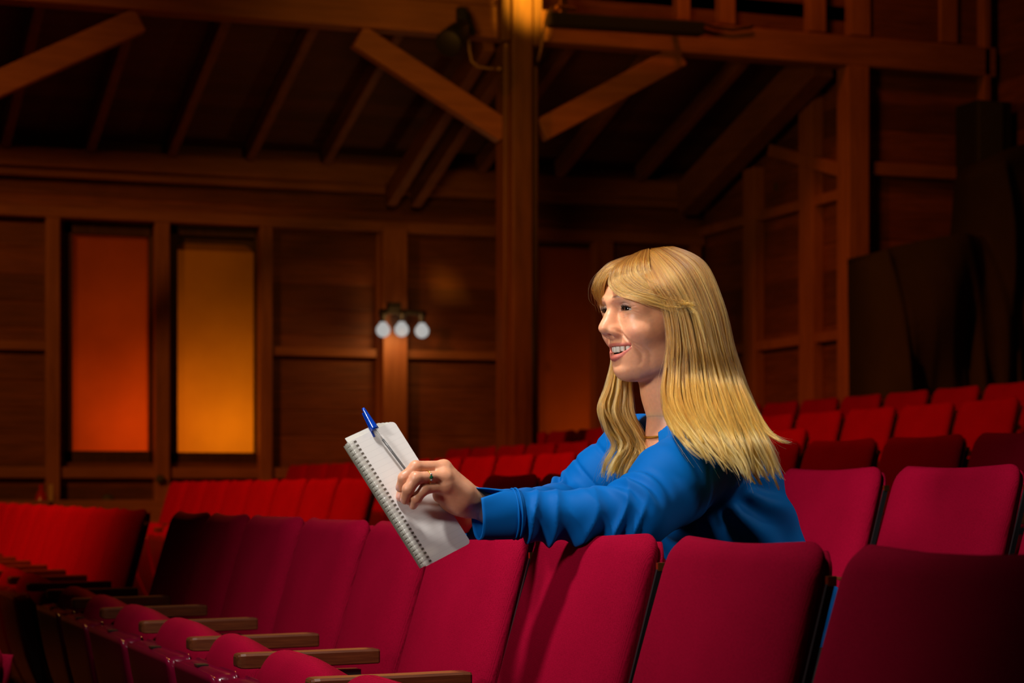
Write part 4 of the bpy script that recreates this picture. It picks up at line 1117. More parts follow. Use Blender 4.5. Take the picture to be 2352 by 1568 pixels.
# eyelashes
M['lash'] = plain('lash', (0.006, 0.004, 0.004), rough=0.5, vary=0)
rnd = random.Random(5)
for c, sd in zip(EC, (-1, 1)):
    V = []; F = []
    for i in range(60):
        t = -1+2*i/59; vv = t*0.0134
        tt = 1-t*t; z0 = c[2]+0.0002+0.0030*tt-0.02*vv
        r0 = 0.0141; uu = c[0]+math.sqrt(max(1e-8, r0*r0-vv*vv-(z0-c[2])**2))
        p0 = np.array([uu, c[1]+sd*vv, z0]); ln = 0.0042+0.0018*(t > 0)*t+rnd.uniform(-0.0008, 0.0008)
        d = np.array([0.80, sd*(0.55*t+rnd.uniform(-0.12, 0.12)), 0.30]); d /= np.linalg.norm(d)
        pts = [p0, p0+d*ln*0.5+np.array([0, 0, -0.0004]), p0+d*ln+np.array([0, 0, 0.0022])]
        v_, f_ = tube_data([Vector(H2W(p)-WO) for p in pts], [0.00030, 0.00022, 0.00006], 4)
        o_ = len(V); V += [tuple(x) for x in v_]; F += [tuple(k+o_ for k in ff) for ff in f_]
    mesh_obj('eyelashes', V, F, M['lash'], woman, smooth=True)
# ------------------------------------------------------------------ blouse
def fold_noise(p, seed=0):
    r = np.random.RandomState(seed); o = np.zeros(len(p))
    for k in range(10):
        d = r.normal(size=3); d /= np.linalg.norm(d); fr = r.uniform(18, 60)
        o += np.sin(p@d*fr+r.uniform(0, 6.28)+1.5*np.sin(p@np.roll(d, 1)*fr*0.4))/10*1.6
    return o
RES = 0.0030
bl = Field((1.00, 2.86, 0.58), (1.88, 3.64, 1.16), RES)
torso(bl, 0.008)
# sleeves: upper arm then forearm as elliptical tubes; cloth hangs a little at the lower side
M_n = S_n*0.45+E_n*0.55+np.array([0.005, 0, 0.004]); M_f = S_f*0.45+E_f*0.55+np.array([0.0, 0, 0.006])
bl.chain([S_n, M_n, E_n+np.array([0.012, 0, 0.002])], [0.068, 0.064, 0.054], 0.030)
CB_n = PZ(1190, 1178, 3.215); CB_n = A3(CB_n)
F1_n = E_n*0.55+CB_n*0.45+np.array([0, 0, -0.003])
bl.chain([E_n, F1_n, CB_n], [0.050, 0.0400, 0.0350], 0.022)
bl.chain([S_f, M_f, E_f], [0.060, 0.054, 0.052], 0.030)
CB_f = A3(PZ(1175, 1184, 3.40))
bl.chain([E_f, CB_f, A3(PZ(1100, 1184, 3.335))], [0.046, 0.034, 0.034], 0.022)
# underside droop of the near sleeve, resting on the seat top and hanging in front of it
bl.cap(A3(PZ(1236, 1212, 3.23)), A3(PZ(1300, 1200, 3.25)), 0.022, 0.028, 0.02)
# shoulder seam puff + neck opening
nk0, nk1 = H2W([-0.030, 0, -0.120]), H2W([-0.055, 0, -0.235])
bl.cap(nk1+np.array([0.012, 0, -0.012]), nk1+np.array([0.0, 0, 0.03]), 0.066, 0.066, 0.03)
bl.cap(nk0, nk1, 0.0555, 0.0585, 0.004, 's')
vdir = UF
bl.cap(nk1+np.array([-0.030, 0, 0.006]), np.array([1.395, YM, 0.925]), 0.050, 0.006, 0.006, 's', sc=(2.2, 1, 1))
V, F = bl.mesh(); V = relax(V, F, 4)
N_ = vnormals(V, F)
def seg_param(p, a, b):
    ba = b-a; t = ((p-a)@ba)/(ba@ba); d = np.linalg.norm(p-a-np.outer(np.clip(t, 0, 1), ba), axis=1); return t, d
disp = np.zeros(len(V))
# near forearm: diagonal compression folds that run down and back
t, d = seg_param(V, E_n, CB_n); L_ = np.linalg.norm(CB_n-E_n)
rel = V-(E_n+np.outer(t, CB_n-E_n)); up_ = rel[:, 2]/0.045; side_ = rel[:, 1]/0.045
m = ss(0.085, 0.060, d)*ss(-0.15, 0.10, t)*ss(1.05, 0.92, t)
ph = t*L_/0.040*2*math.pi + 1.9*up_ + 0.9*np.sin(up_*2.2+t*5)
jit = fold_noise(V*0.45, 11)
fold = (1-np.abs(np.sin(ph*0.5+0.6*np.sin(t*7)+1.5*jit)))**1.25
fold2 = (1-np.abs(np.sin(t*L_/0.055*math.pi-1.6*up_+1.2*fold_noise(V*0.5, 23))))**2.0
disp += m*(-0.0050+0.0100*fold+0.0038*fold2+0.003*fold_noise(V*1.2, 4))*(0.42+0.58*ss(0.8, -0.6, up_))
# near elbow crook and upper arm folds
t2, d2 = seg_param(V, S_n, E_n)
rel2 = V-(S_n+np.outer(t2, E_n-S_n)); upa = rel2[:, 0]*-0.7+rel2[:, 2]*0.7
m2 = ss(0.095, 0.07, d2)*ss(0.72, 0.95, t2)*ss(1.2, 1.0, t2)*ss(-0.02, 0.03, upa)
disp += m2*0.0045*np.sin(t2*52+rel2[:, 1]*40+2.0*jit)
m3 = ss(0.095, 0.07, d2)*ss(0.0, 0.15, t2)*ss(0.75, 0.5, t2); disp += m3*0.0007*np.sin(t2*34+rel2[:, 1]*30+upa*30)
# far sleeve
t4, d4 = seg_param(V, S_f, E_f); m4 = ss(0.095, 0.07, d4)*ss(0.75, 0.95, t4)*ss(1.25, 1.05, t4); disp += m4*0.005*np.sin(t4*44+V[:, 1]*50)
g4 = np.exp(-((t4-0.30-0.8*(V[:, 2]-S_f[2]))/0.035)**2)*ss(0.095, 0.075, d4); disp -= 0.0035*g4
g4 = np.exp(-((t4-0.62+0.5*(V[:, 0]-E_f[0]))/0.022)**2)*ss(0.095, 0.075, d4); disp -= 0.003*g4
t5, d5 = seg_param(V, E_f, CB_f); disp += ss(0.08, 0.06, d5)*0.0015*np.sin(t5*26+V[:, 2]*60)
# torso: folds pulled from the armpit down the back and side
arm = np.minimum(d, d2)
mt = ss(0.070, 0.10, arm)*ss(1.02, 0.95, V[:, 2])*ss(0.60, 0.70, V[:, 2])*(V[:, 1] < YM+0.05)
q0 = np.array([1.47, 3.02, 0.99])
ang = np.arctan2(V[:, 2]-q0[2], V[:, 0]-q0[0]); rad = np.hypot(V[:, 2]-q0[2], V[:, 0]-q0[0])
disp += mt*0.0058*np.sin(ang*15+2.2*np.sin(rad*26))*ss(0.03, 0.10, rad)
disp += 0.0011*fold_noise(V, 2)
V = V+N_*disp[:, None]
V = relax(V, F, 1)
def cloth_mat():
    m, nt, N, L, bb = newmat('blue_cloth')
    tc = N.new('ShaderNodeTexCoord'); nz = N.new('ShaderNodeTexNoise'); nz.inputs['Scale'].default_value = 14; nz.inputs['Detail'].default_value = 4
    cr = N.new('ShaderNodeValToRGB'); cr.color_ramp.elements[0].color = (0.000, 0.085, 0.33, 1); cr.color_ramp.elements[1].color = (0.000, 0.125, 0.46, 1)
    L.new(tc.outputs['Object'], nz.inputs['Vector']); L.new(nz.outputs['Fac'], cr.inputs['Fac']); L.new(cr.outputs['Color'], bb.inputs['Base Color'])
    n2 = N.new('ShaderNodeTexNoise'); n2.inputs['Scale'].default_value = 700; L.new(tc.outputs['Object'], n2.inputs['Vector'])
    bp = N.new('ShaderNodeBump'); bp.inputs['Strength'].default_value = 0.12; bp.inputs['Distance'].default_value = 0.0005
    L.new(n2.outputs['Fac'], bp.inputs['Height']); L.new(bp.outputs['Normal'], bb.inputs['Normal'])
    bb.inputs['Roughness'].default_value = 0.6; bb.inputs['Specular IOR Level'].default_value = 0.08
    bb.inputs['Sheen Weight'].default_value = 0.03; bb.inputs['Sheen Roughness'].default_value = 0.35; bb.inputs['Sheen Tint'].default_value = (0.2, 0.5, 1.0, 1)
    return m
M['blue'] = cloth_mat()
blouse = np_mesh('blouse', V-WO, F, M['blue'], woman)
# cuffs: open band with a slit at the top front edge
def cuff(a, b, ra, rb, slit, name='cuff', squash=1.18, sweep=0.0):
    a = A3(a); b = A3(b); d = (b-a)/np.linalg.norm(b-a); up = np.array([0, 0, 1.0]); s_ = np.cross(d, up); s_ /= np.linalg.norm(s_); up = np.cross(s_, d)
    n, mrows = 64, 14; V = []; F = []
    th0 = 2.05
    for i in range(mrows+1):
        t = i/mrows
        for k in range(n+1):
            th = 2*math.pi*k/n
            # slit opens towards the hand at angle th0 (top, camera side)
            op = slit*max(0, (t-0.45)/0.55)**0.8
            th_ = th0+op/2+(2*math.pi-op)*k/n
            rr = ra+(rb-ra)*t + 0.0012*math.sin(3*th_+t*3)
            lift = 0.004*math.exp(-((min(k, n-k))/4.0)**2)*t
            c = a+(b-a)*t
            c = c + d*sweep*math.sin(th_)*t
            V.append(c+(s_*math.cos(th_))*(rr+lift)/squash+up*math.sin(th_)*(rr+lift)*1.0)
    for i in range(mrows):
        for k in range(n): F.append((i*(n+1)+k, i*(n+1)+k+1, (i+1)*(n+1)+k+1, (i+1)*(n+1)+k))
    o = np_mesh(name, np.array(V)-WO, np.array(F), M['blue'], woman)
    sm = o.modifiers.new('solid', 'SOLIDIFY'); sm.thickness = 0.0022; sm.offset = 1
    return o
cuff(PZ(1194, 1179, 3.215), PZ(1096, 1184, 3.195), 0.0378, 0.0385, 0.75)
cuff(PZ(1135, 1184, 3.36), PZ(1056, 1182, 3.315), 0.036, 0.041, 0.5)
# stitched seam ridge of the cuff
def ring_band(c, d, r, squash, name):
    c = A3(c); d = A3(d); d /= np.linalg.norm(d); up = np.array([0, 0, 1.0]); s_ = np.cross(d, up); s_ /= np.linalg.norm(s_); up = np.cross(s_, d)
    pts = [Vector(c+s_*math.cos(t)*r/squash+up*math.sin(t)*r-WO) for t in np.linspace(0, 2*math.pi, 49)]
    tube(name, pts, 0.0016, M['blue'], woman, n=6)
dcf = A3(PZ(1096, 1184, 3.195))-A3(PZ(1194, 1179, 3.215))
ring_band(PZ(1186, 1179.5, 3.213), dcf, 0.0392, 1.18, 'cuff_seam'); ring_band(PZ(1178, 1180, 3.212), dcf, 0.0388, 1.18, 'cuff_seam')
# collar: folded band standing round the neck, open in front
def collar():
    n = 60; prof = [(0.056, -0.014), (0.0565, 0.004), (0.0575, 0.016), (0.0610, 0.0165), (0.0665, 0.006), (0.0740, -0.010), (0.078, -0.016)]
    V = []; F = []; ax = A3(nk0)-A3(nk1); ax /= np.linalg.norm(ax)
    f_ = UF-ax*(UF@ax); f_ /= np.linalg.norm(f_); l_ = np.cross(ax, f_)
    c0 = nk1+ax*0.046
    for i in range(n+1):
        th = math.radians(48)+(2*math.pi-2*math.radians(48))*i/n
        for r, z in prof:
            drop = -0.020*max(0, math.cos(th))
            V.append(c0+(f_*math.cos(th)+l_*math.sin(th))*r*(1.0+0.10*max(0, math.cos(th)))+ax*(z+drop))
    m_ = len(prof)
    for i in range(n):
        for k in range(m_-1): F.append((i*m_+k, i*m_+k+1, (i+1)*m_+k+1, (i+1)*m_+k))
    o = np_mesh('collar', np.array(V)-WO, np.array(F), M['blue'], woman)
    sm = o.modifiers.new('solid', 'SOLIDIFY'); sm.thickness = 0.002
    sb = o.modifiers.new('sub', 'SUBSURF'); sb.levels = 1; sb.render_levels = 1
collar()
# trousers and shoes, hidden behind the seats in front
tr = Field((1.34, 2.72, 0.08), (1.98, 3.50, 0.80), 0.006)
hipc = T4+np.array([0.02, 0, -0.02])
tr.cap(T3+np.array([0.03, 0, -0.03]), hipc, 0.10, 0.125, 0, sc=(1, 1.32, 1))
for sd, kn, an in ((-1, (1.50, 2.98, 0.58), (1.53, 2.98, 0.20)), (1, (1.50, 3.22, 0.58), (1.53, 3.24, 0.20))):
    hip = hipc+np.array([0, sd*0.085, -0.03])
    tr.cap(hip, np.array(kn), 0.088, 0.062, 0.03); tr.cap(np.array(kn), np.array(an), 0.060, 0.046, 0.02)
V, F = tr.mesh(); V = relax(V, F, 2); V = V+vnormals(V, F)*0.002*fold_noise(V, 7)[:, None]
np_mesh('trousers', V-WO, F, plain('dark_trousers', (0.012, 0.013, 0.018), 0.8), woman)
for an in ((1.53, 2.98), (1.53, 3.24)):
    sh = Field((an[0]-0.19, an[1]-0.06, 0.10), (an[0]+0.07, an[1]+0.06, 0.24), 0.005)
    sh.cap((an[0]+0.02, an[1], 0.160), (an[0]-0.12, an[1], 0.145), 0.035, 0.028, 0); sh.cap((an[0]+0.02, an[1], 0.16), (an[0]+0.015, an[1], 0.20), 0.036, 0.038, 0.01)
    sh.apply(lambda x, y, z: (z-0.119)+0*x+0*y, (an[0]-0.2, an[1]-0.07, 0.08), (an[0]+0.1, an[1]+0.07, 0.14), 0.003, 's')
    V, F = sh.mesh(); np_mesh('shoe', V-WO, F, plain('black_leather', (0.01, 0.01, 0.01), 0.35), woman)
# gold necklace
from mathutils.bvhtree import BVHTree
bvh = BVHTree.FromPolygons([tuple(v) for v in np.concatenate([HEADV, BV])], [tuple(int(k) for k in f) for f in np.concatenate([HF, BF+len(HEADV)])])
pts = []
for i in range(49):
    a = math.radians(-150+300*i/48); d_ = UF*math.cos(a)+VL*math.sin(a)
    c_ = np.array([nk1[0]+0.004, nk1[1], 1.046-0.028*math.cos(a)])
    hit = bvh.ray_cast(Vector(c_+d_*0.20), Vector(-d_), 0.2)
    if hit[0] is not None: pts.append(hit[0]+Vector(d_*0.0012)-Vector(WO))
tube('necklace', pts, 0.0024, M['brass'], woman, n=8)
# ring with a green stone on the ring finger
ca = A3(J_near[3][0])*0.40+A3(J_near[3][1])*0.60; dd = A3(J_near[3][1])-A3(J_near[3][0]); dd /= np.linalg.norm(dd)
s_ = np.cross(dd, [0, 0, 1.0]); s_ /= np.linalg.norm(s_); u_ = np.cross(s_, dd); R_ = 0.0102
tube('ring', [Vector(ca+s_*math.cos(t)*R_+u_*math.sin(t)*R_-WO) for t in np.linspace(0, 2*math.pi, 33)], 0.0011, M['brass'], woman, n=8)
camv = np.array([0, 0, EYE])-ca; camv -= dd*(camv@dd); camv /= np.linalg.norm(camv)
bm = bmesh.new(); bmesh.ops.create_icosphere(bm, subdivisions=1, radius=0.0036)
o = bm_obj('gemstone', bm, plain('green_stone', (0.002, 0.06, 0.025), 0.05, coat=1.0), woman); o.location = Vector(ca+camv*(R_+0.0012)-WO)
for k in (-1, 1):
    bm = bmesh.new(); bmesh.ops.create_icosphere(bm, subdivisions=2, radius=0.0019)
    q_ = np.cross(dd, camv); o = bm_obj('gem_claw', bm, M['steel'], woman, smooth=True); o.location = Vector(ca+camv*(R_+0.0006)+q_*0.0044*k-WO)

# ------------------------------------------------------------------ notebook and pen
def unit(v): v = np.array(v, float); return v/np.linalg.norm(v)
Lr = A3(PZ(905, 966, 3.236)); Lb = A3(PZ(1082, 1246, 3.209))          # right long edge
Sl = A3(PZ(798, 1021, 3.176))
e_y = unit(Lb-Lr); tmp = Sl-Lr; e_x = unit(tmp-e_y*(tmp@e_y)); e_n = np.cross(e_x, e_y)
if e_n@(np.array([0, 0, EYE])-Lr) < 0: e_n = -e_n
Hn = np.linalg.norm(Lb-Lr); Wn = tmp@e_x
nb = tag(empty('notebook', tuple(Lr)), 'white lined spiral notebook held upright and tilted in her hand', 'notebook')
def NB(x, y, z): return Vector(e_x*x+e_y*y+e_n*z)
def page_mat():
    m, nt, N, L, bb = newmat('lined_paper')
    uv = N.new('ShaderNodeUVMap'); sp = N.new('ShaderNodeSeparateXYZ'); L.new(uv.outputs['UV'], sp.inputs[0])
    ml = N.new('ShaderNodeMath'); ml.operation = 'MULTIPLY'; ml.inputs[1].default_value = 24.0; L.new(sp.outputs['Y'], ml.inputs[0])
    fr = N.new('ShaderNodeMath'); fr.operation = 'FRACT'; L.new(ml.outputs[0], fr.inputs[0])
    lt = N.new('ShaderNodeMath'); lt.operation = 'LESS_THAN'; lt.inputs[1].default_value = 0.055; L.new(fr.outputs[0], lt.inputs[0])
    m2 = N.new('ShaderNodeMath'); m2.operation = 'MULTIPLY'; m2.inputs[1].default_value = 260.0; L.new(sp.outputs['X'], m2.inputs[0])
    wn = N.new('ShaderNodeTexNoise'); wn.noise_dimensions = '1D'; wn.inputs['Scale'].default_value = 1.0; L.new(m2.outputs[0], wn.inputs['W'])
    m3 = N.new('ShaderNodeMath'); m3.operation = 'MULTIPLY'; L.new(lt.outputs[0], m3.inputs[0]); L.new(wn.outputs['Fac'], m3.inputs[1])
    mx = N.new('ShaderNodeMixRGB'); mx.inputs[1].default_value = (0.72, 0.70, 0.685, 1); mx.inputs[2].default_value = (0.55, 0.535, 0.53, 1)
    L.new(m3.outputs[0], mx.inputs[0]); L.new(mx.outputs[0], bb.inputs['Base Color']); bb.inputs['Roughness'].default_value = 0.6
    bb.inputs['Specular IOR Level'].default_value = 0.3
    return m
M['page'] = page_mat()
M['paper'] = plain('paper', (0.72, 0.70, 0.64), rough=0.8, vary=0.04)
def sheet(name, x0, x1, y0, y1, z, th, r, mat, curl=0.0):
    n = 8; pts = []
    for cx_, cy_, a0 in ((x0, y0, None), (x1, y0, None), (x1, y1, None), (x0, y1, None)): pts.append((cx_, cy_))
    out = []
    def corner(cx_, cy_, sx, sy, rr, a0):
        return [(cx_+sx*rr+rr*math.cos(a0+math.pi/2*k/n), cy_+sy*rr+rr*math.sin(a0+math.pi/2*k/n)) for k in range(n+1)]
    out += corner(x0, y0, 1, 1, r, math.pi); out += corner(x1, y0, -1, 1, 0.001, 1.5*math.pi); out += corner(x1, y1, -1, -1, 0.001, 0); out += corner(x0, y1, 1, -1, r, math.pi/2)
    m_ = len(out); V = [NB(x, y, z) for x, y in out]+[NB(x, y, z-th) for x, y in out]
    F = [tuple(range(m_)), tuple(range(2*m_-1, m_-1, -1))]+[(k, (k+1) % m_, m_+(k+1) % m_, m_+k) for k in range(m_)]
    o = mesh_obj(name, V, F, mat, nb)
    uvl = o.data.uv_layers.new(name='UVMap')
    for lp in o.data.loops:
        co = V[lp.vertex_index]; q = np.array(co); uvl.data[lp.index].uv = ((q@e_x)/Wn, (q@e_y)/Hn)
    return o
sheet('page', 0, Wn-0.004, 0, Hn, 0.0, 0.0004, 0.007, M['page'])
for i in range(4):
    o = sheet('page', 0.002+0.006*i, Wn-0.004, -0.0022*(i+1)+0.001, Hn-0.0012*(i+1), -0.0006-0.0006*i, 0.0005, 0.007, M['paper'])
sheet('back_cover', 0.0, Wn-0.004, -0.001, Hn-0.001, -0.0034, 0.0008, 0.007, M['paper'])
# page punching slots and the plastic spiral
def slots():
    bm = bmesh.new(); n = 31
    for i in range(n):
        y = Hn*(0.018+0.962*i/(n-1))
        vs = [bm.verts.new(NB(x, yy, 0.00025)) for x, yy in ((Wn-0.0175, y-0.0016), (Wn-0.0125, y-0.0016), (Wn-0.0125, y+0.0016), (Wn-0.0175, y+0.0016))]
        bm.faces.new(vs)
    bm_obj('punched_holes', bm, plain('dark_hole', (0.12, 0.10, 0.08), 0.9), nb)
slots()
m, nt, N, L, bb = newmat('clear_plastic'); bb.inputs['Base Color'].default_value = (0.62, 0.62, 0.54, 1); bb.inputs['Roughness'].default_value = 0.12; bb.inputs['Alpha'].default_value = 0.32; bb.inputs['Coat Weight'].default_value = 0.6
M['clear'] = m
n_c = 31; V = []; F = []
for i in range(n_c):
    y = Hn*(0.018+0.962*i/(n_c-1)); off_ = len(V); rr = 0.0078
    for k in range(15):
        a = math.radians(-40+255*k/14)
        x = Wn-0.0075-rr*math.cos(math.pi-a)*-1*-1 if False else Wn-0.0065+rr*math.cos(a-math.radians(0))
        z = -0.0030+rr*math.sin(a)*0.9
        for yy in (-0.0028, 0.0028):
            V.append(NB(x, y+yy, z))
    for k in range(14): F.append((off_+2*k, off_+2*k+1, off_+2*k+3, off_+2*k+2))
o = mesh_obj('spiral_binding', V, F, M['clear'], nb, smooth=True); sm = o.modifiers.new('s', 'SOLIDIFY'); sm.thickness = 0.0007
V = []; F = []
for (x, z) in ((Wn+0.0010, -0.0035),):
    pass
bm = bmesh.new()
a_ = NB(Wn-0.0045, 0.001, -0.0105); b_ = NB(Wn-0.0045, Hn-0.003, -0.0105)
bar(bm, a_, b_, 0.010, 0.0012, up=tuple(e_n)); bm_obj('binding_spine', bm, plain('grey_plastic', (0.20, 0.19, 0.15), 0.3), nb)
# pen clipped to the top edge
pA = A3(PZ(835, 936, 3.19)); 
def on_page(px, py, lift):
    d = A3(PZ(px, py, 1.0))-np.array([0, 0, EYE]); t = ((Lr+e_n*lift-np.array([0, 0, EYE]))@e_n)/(d@e_n); return np.array([0, 0, EYE])+d*t
p_top, p_cap, p_end, p_tip = on_page(834, 937, 0.0062), on_page(861, 985, 0.0062), on_page(936, 1084, 0.0062), on_page(947, 1100, 0.0062)
pen = tag(empty('ballpoint_pen', tuple(p_cap)), 'clear ballpoint pen with a blue cap clipped on top of the notebook', 'pen')
m, nt, N, L, bb = newmat('clear_barrel'); bb.inputs['Base Color'].default_value = (0.9, 0.9, 0.9, 1); bb.inputs['Roughness'].default_value = 0.05; bb.inputs['Alpha'].default_value = 0.14
M['barrel'] = m
def hexrod(name, a, b, r, mat, nseg=6, taper=1.0):
    V, F = tube_data([Vector(a-p_cap), Vector(b-p_cap)], [r, r*taper], nseg); return mesh_obj(name, V, F, mat, pen)
bpen = hexrod('barrel', p_cap-unit(p_end-p_cap)*0.010, p_end, 0.0038, M['barrel'])
tube('ink_refill', [Vector(p_cap+(p_end-p_cap)*0.24-p_cap), Vector(p_end-p_cap)], 0.0020, plain('black_ink', (0.004, 0.004, 0.005), 0.3, vary=0), pen, n=8)
tube('ink_tube', [Vector(unit(p_end-p_cap)*0.002), Vector((p_end-p_cap)*0.24)], 0.0012, plain('milky_tube', (0.55, 0.55, 0.52), 0.3, vary=0), pen, n=8)
M['penblue'] = plain('blue_plastic', (0.001, 0.045, 0.42), rough=0.22, coat=0.5, vary=0)
dc = unit(p_cap-p_top)
tube('cap', [Vector(p_top-p_cap), Vector(p_top+dc*0.003-p_cap), Vector(p_top*0.45+p_cap*0.55-p_cap), Vector(p_cap-dc*0.003-p_cap), Vector(p_cap+dc*0.001-p_cap), Vector(dc*0.0012)], [0.0022, 0.0028, 0.0046, 0.0060, 0.0066, 0.0050], M['penblue'], pen, n=16)
bm = bmesh.new(); sd_ = np.cross(dc, e_n)
bar(bm, Vector(p_top+dc*0.006-e_n*0.0040+sd_*0.002-p_cap), Vector(p_cap+dc*0.010-e_n*0.0066+sd_*0.0035-p_cap), 0.0038, 0.0014, up=tuple(e_n)); bm_obj('clip', bm, M['penblue'], pen, bevel=0.0004)
bm = bmesh.new(); bar(bm, Vector(p_top-p_cap+dc*0.004), Vector(p_top-p_cap+dc*0.008-e_n*0.004), 0.003, 0.002, up=tuple(sd_)); bm_obj('clip_joint', bm, M['penblue'], pen)
# ------------------------------------------------------------------ hair
def hair_mat():
    m, nt, N, L, bb = newmat('blonde_hair')
    N.remove(bb)
    out = N['Material Output']
    hb = N.new('ShaderNodeBsdfHairPrincipled'); hb.parametrization = 'COLOR'
    hi = N.new('ShaderNodeHairInfo')
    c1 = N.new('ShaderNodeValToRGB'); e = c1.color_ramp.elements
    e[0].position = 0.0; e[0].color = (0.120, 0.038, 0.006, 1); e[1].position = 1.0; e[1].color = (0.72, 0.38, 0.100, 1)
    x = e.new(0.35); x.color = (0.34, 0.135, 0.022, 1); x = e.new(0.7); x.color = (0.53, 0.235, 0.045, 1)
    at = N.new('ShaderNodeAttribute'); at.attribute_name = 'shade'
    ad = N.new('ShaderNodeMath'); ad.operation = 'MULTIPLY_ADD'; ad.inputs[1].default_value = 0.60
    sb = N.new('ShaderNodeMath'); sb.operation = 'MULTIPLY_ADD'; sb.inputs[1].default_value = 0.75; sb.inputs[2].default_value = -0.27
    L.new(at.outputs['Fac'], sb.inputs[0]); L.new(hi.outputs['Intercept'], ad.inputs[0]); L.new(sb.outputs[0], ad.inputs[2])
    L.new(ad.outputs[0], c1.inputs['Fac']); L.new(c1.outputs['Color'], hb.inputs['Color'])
    hb.inputs['Roughness'].default_value = 0.32; hb.inputs['Radial Roughness'].default_value = 0.45; hb.inputs['Random Roughness'].default_value = 0.2
    L.new(hb.outputs[0], out.inputs['Surface'])
    return m
M['hair'] = hair_mat()
rs = np.random.RandomState(21)
def catmull(Pc, t):
    n = len(Pc)-1; u = np.clip(t, 0, 1)*n; i = np.minimum(u.astype(int), n-1); f = (u-i)[:, None]
    p0 = Pc[np.maximum(i-1, 0)]; p1 = Pc[i]; p2 = Pc[i+1]; p3 = Pc[np.minimum(i+2, n)]
    return 0.5*((2*p1)+(-p0+p2)*f+(2*p0-5*p1+4*p2-p3)*f*f+(-p0+3*p1-3*p2+p3)*f**3)
NP = 40
HAIR_PTS = []; HAIR_RAD = []; HAIR_SH = []
def sheet_hair(guides, n, thick=0.010, clumps=60, clump=0.6, wave=0.0022, frizz=0.0006, lo=0.0, hi=1.0, rad=0.00026, lenvar=0.10, fly=0.02, nrm=None, seed=0, inner=True, wavef=2.5, root_spread=0.3):
    G = np.array([[A3(P(*p)) for p in g] for g in guides])          # (K, Mg, 3)
    K = len(guides); T = np.linspace(0, 1, NP)
    curves = np.array([catmull(G[k], T) for k in range(K)])         # (K, NP, 3)
    r = np.random.RandomState(100+seed)
    cs = np.sort(r.uniform(lo, hi, clumps)); cph = r.uniform(0, 6.28, (clumps, 3)); cz = r.uniform(-1, 1, clumps); cdir = r.normal(size=(clumps, 3)); cshade = r.rand(clumps); clen = r.rand(clumps)
    viewd = np.array([SN, CS, 0.0])                                 # away from the camera
    for i in range(n):
        s_ = r.uniform(lo, hi); c = int(np.argmin(np.abs(cs-s_)+0.02*r.rand(clumps))); 
        sc = cs[c]; k = (T**1.1)*clump
        sv = s_*(1-k)+sc*k; sv = np.clip(sv, 0, 1)*(K-1)
        i0 = np.minimum(sv.astype(int), K-2); f = (sv-i0)[:, None]
        base = curves[i0, np.arange(NP)]*(1-f)+curves[i0+1, np.arange(NP)]*f
        dz = r.uniform(-1, 1)*(1-0.55*k)+cz[c]*0.9*k
        env = root_spread+(1-root_spread)*np.minimum(1, T*3)
        p = base+viewd*(dz*thick*env)[:, None]
        wv = wave*(0.12+1.5*T**2.0)
        for a in range(3):
            p[:, a] += wv*np.sin(T*wavef*6.28*(0.8+0.1*math.sin(cph[c, 0]))+cph[c, a])*(0.8 if a != 2 else 0.35)
        fz = frizz*(3.5 if r.rand() < fly*3 else 1); ph = r.uniform(0, 6.28, 3)
        for a in range(3): p[:, a] += fz*np.sin(T*r.uniform(5, 16)+ph[a])*(0.3+T)
        if r.rand() < fly:
            dv = r.normal(size=3)*0.010; p += dv*(T**2)[:, None]
        L_ = 1-lenvar*(0.55*clen[c]**1.3+0.45*r.rand()**1.5)
        if L_ < 1:
            tt = T*L_*(NP-1); j = np.minimum(tt.astype(int), NP-2); ff = (tt-j)[:, None]; p = p[j]*(1-ff)+p[j+1]*ff
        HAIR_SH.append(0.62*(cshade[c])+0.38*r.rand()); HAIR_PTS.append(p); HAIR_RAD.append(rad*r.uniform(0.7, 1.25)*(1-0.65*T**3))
yA = 3.135
NEAR = [
 [(1468,600,3.185),(1488,650,3.150),(1519,705,3.138),(1532,780,3.128),(1527,850,3.120),(1522,915,3.110),(1540,975,3.092),(1572,1020,3.075),(1610,1052,3.060)],
 [(1478,592,3.185),(1512,650,3.145),(1545,710,3.130),(1556,790,3.122),(1556,860,3.115),(1560,925,3.102),(1585,985,3.080),(1622,1035,3.062),(1655,1078,3.050)],
 [(1490,584,3.185),(1535,645,3.142),(1573,715,3.126),(1592,800,3.117),(1602,870,3.108),(1617,940,3.090),(1645,1000,3.068),(1678,1055,3.050),(1705,1100,3.040)],
 [(1508,577,3.190),(1566,622,3.148),(1608,710,3.128),(1630,800,3.118),(1648,875,3.108),(1670,945,3.092),(1695,1005,3.070),(1715,1065,3.054),(1732,1108,3.045)],
 [(1528,574,3.202),(1594,610,3.166),(1637,702,3.142),(1660,800,3.130),(1682,875,3.120),(1708,945,3.105),(1732,1005,3.088),(1752,1060,3.075),(1765,1095,3.068)],
 [(1548,573,3.215),(1616,600,3.188),(1658,692,3.160),(1680,800,3.148),(1704,875,3.138),(1733,945,3.122),(1756,1005,3.108),(1776,1065,3.098),(1798,1105,3.090)],
]
BACK = [
 [(1500,580,3.22),(1570,640,3.19),(1600,720,3.17),(1625,800,3.16),(1650,880,3.15),(1680,950,3.14),(1700,1010,3.12),(1720,1065,3.10)],
 [(1524,577,3.225),(1604,602,3.205),(1647,704,3.19),(1668,800,3.18),(1695,880,3.17),(1722,950,3.16),(1745,1010,3.14),(1770,1070,3.12)],
 [(1552,576,3.235),(1620,604,3.225),(1663,700,3.212),(1688,805,3.21),(1716,885,3.20),(1742,950,3.19),(1764,1010,3.17),(1795,1090,3.15)],
]
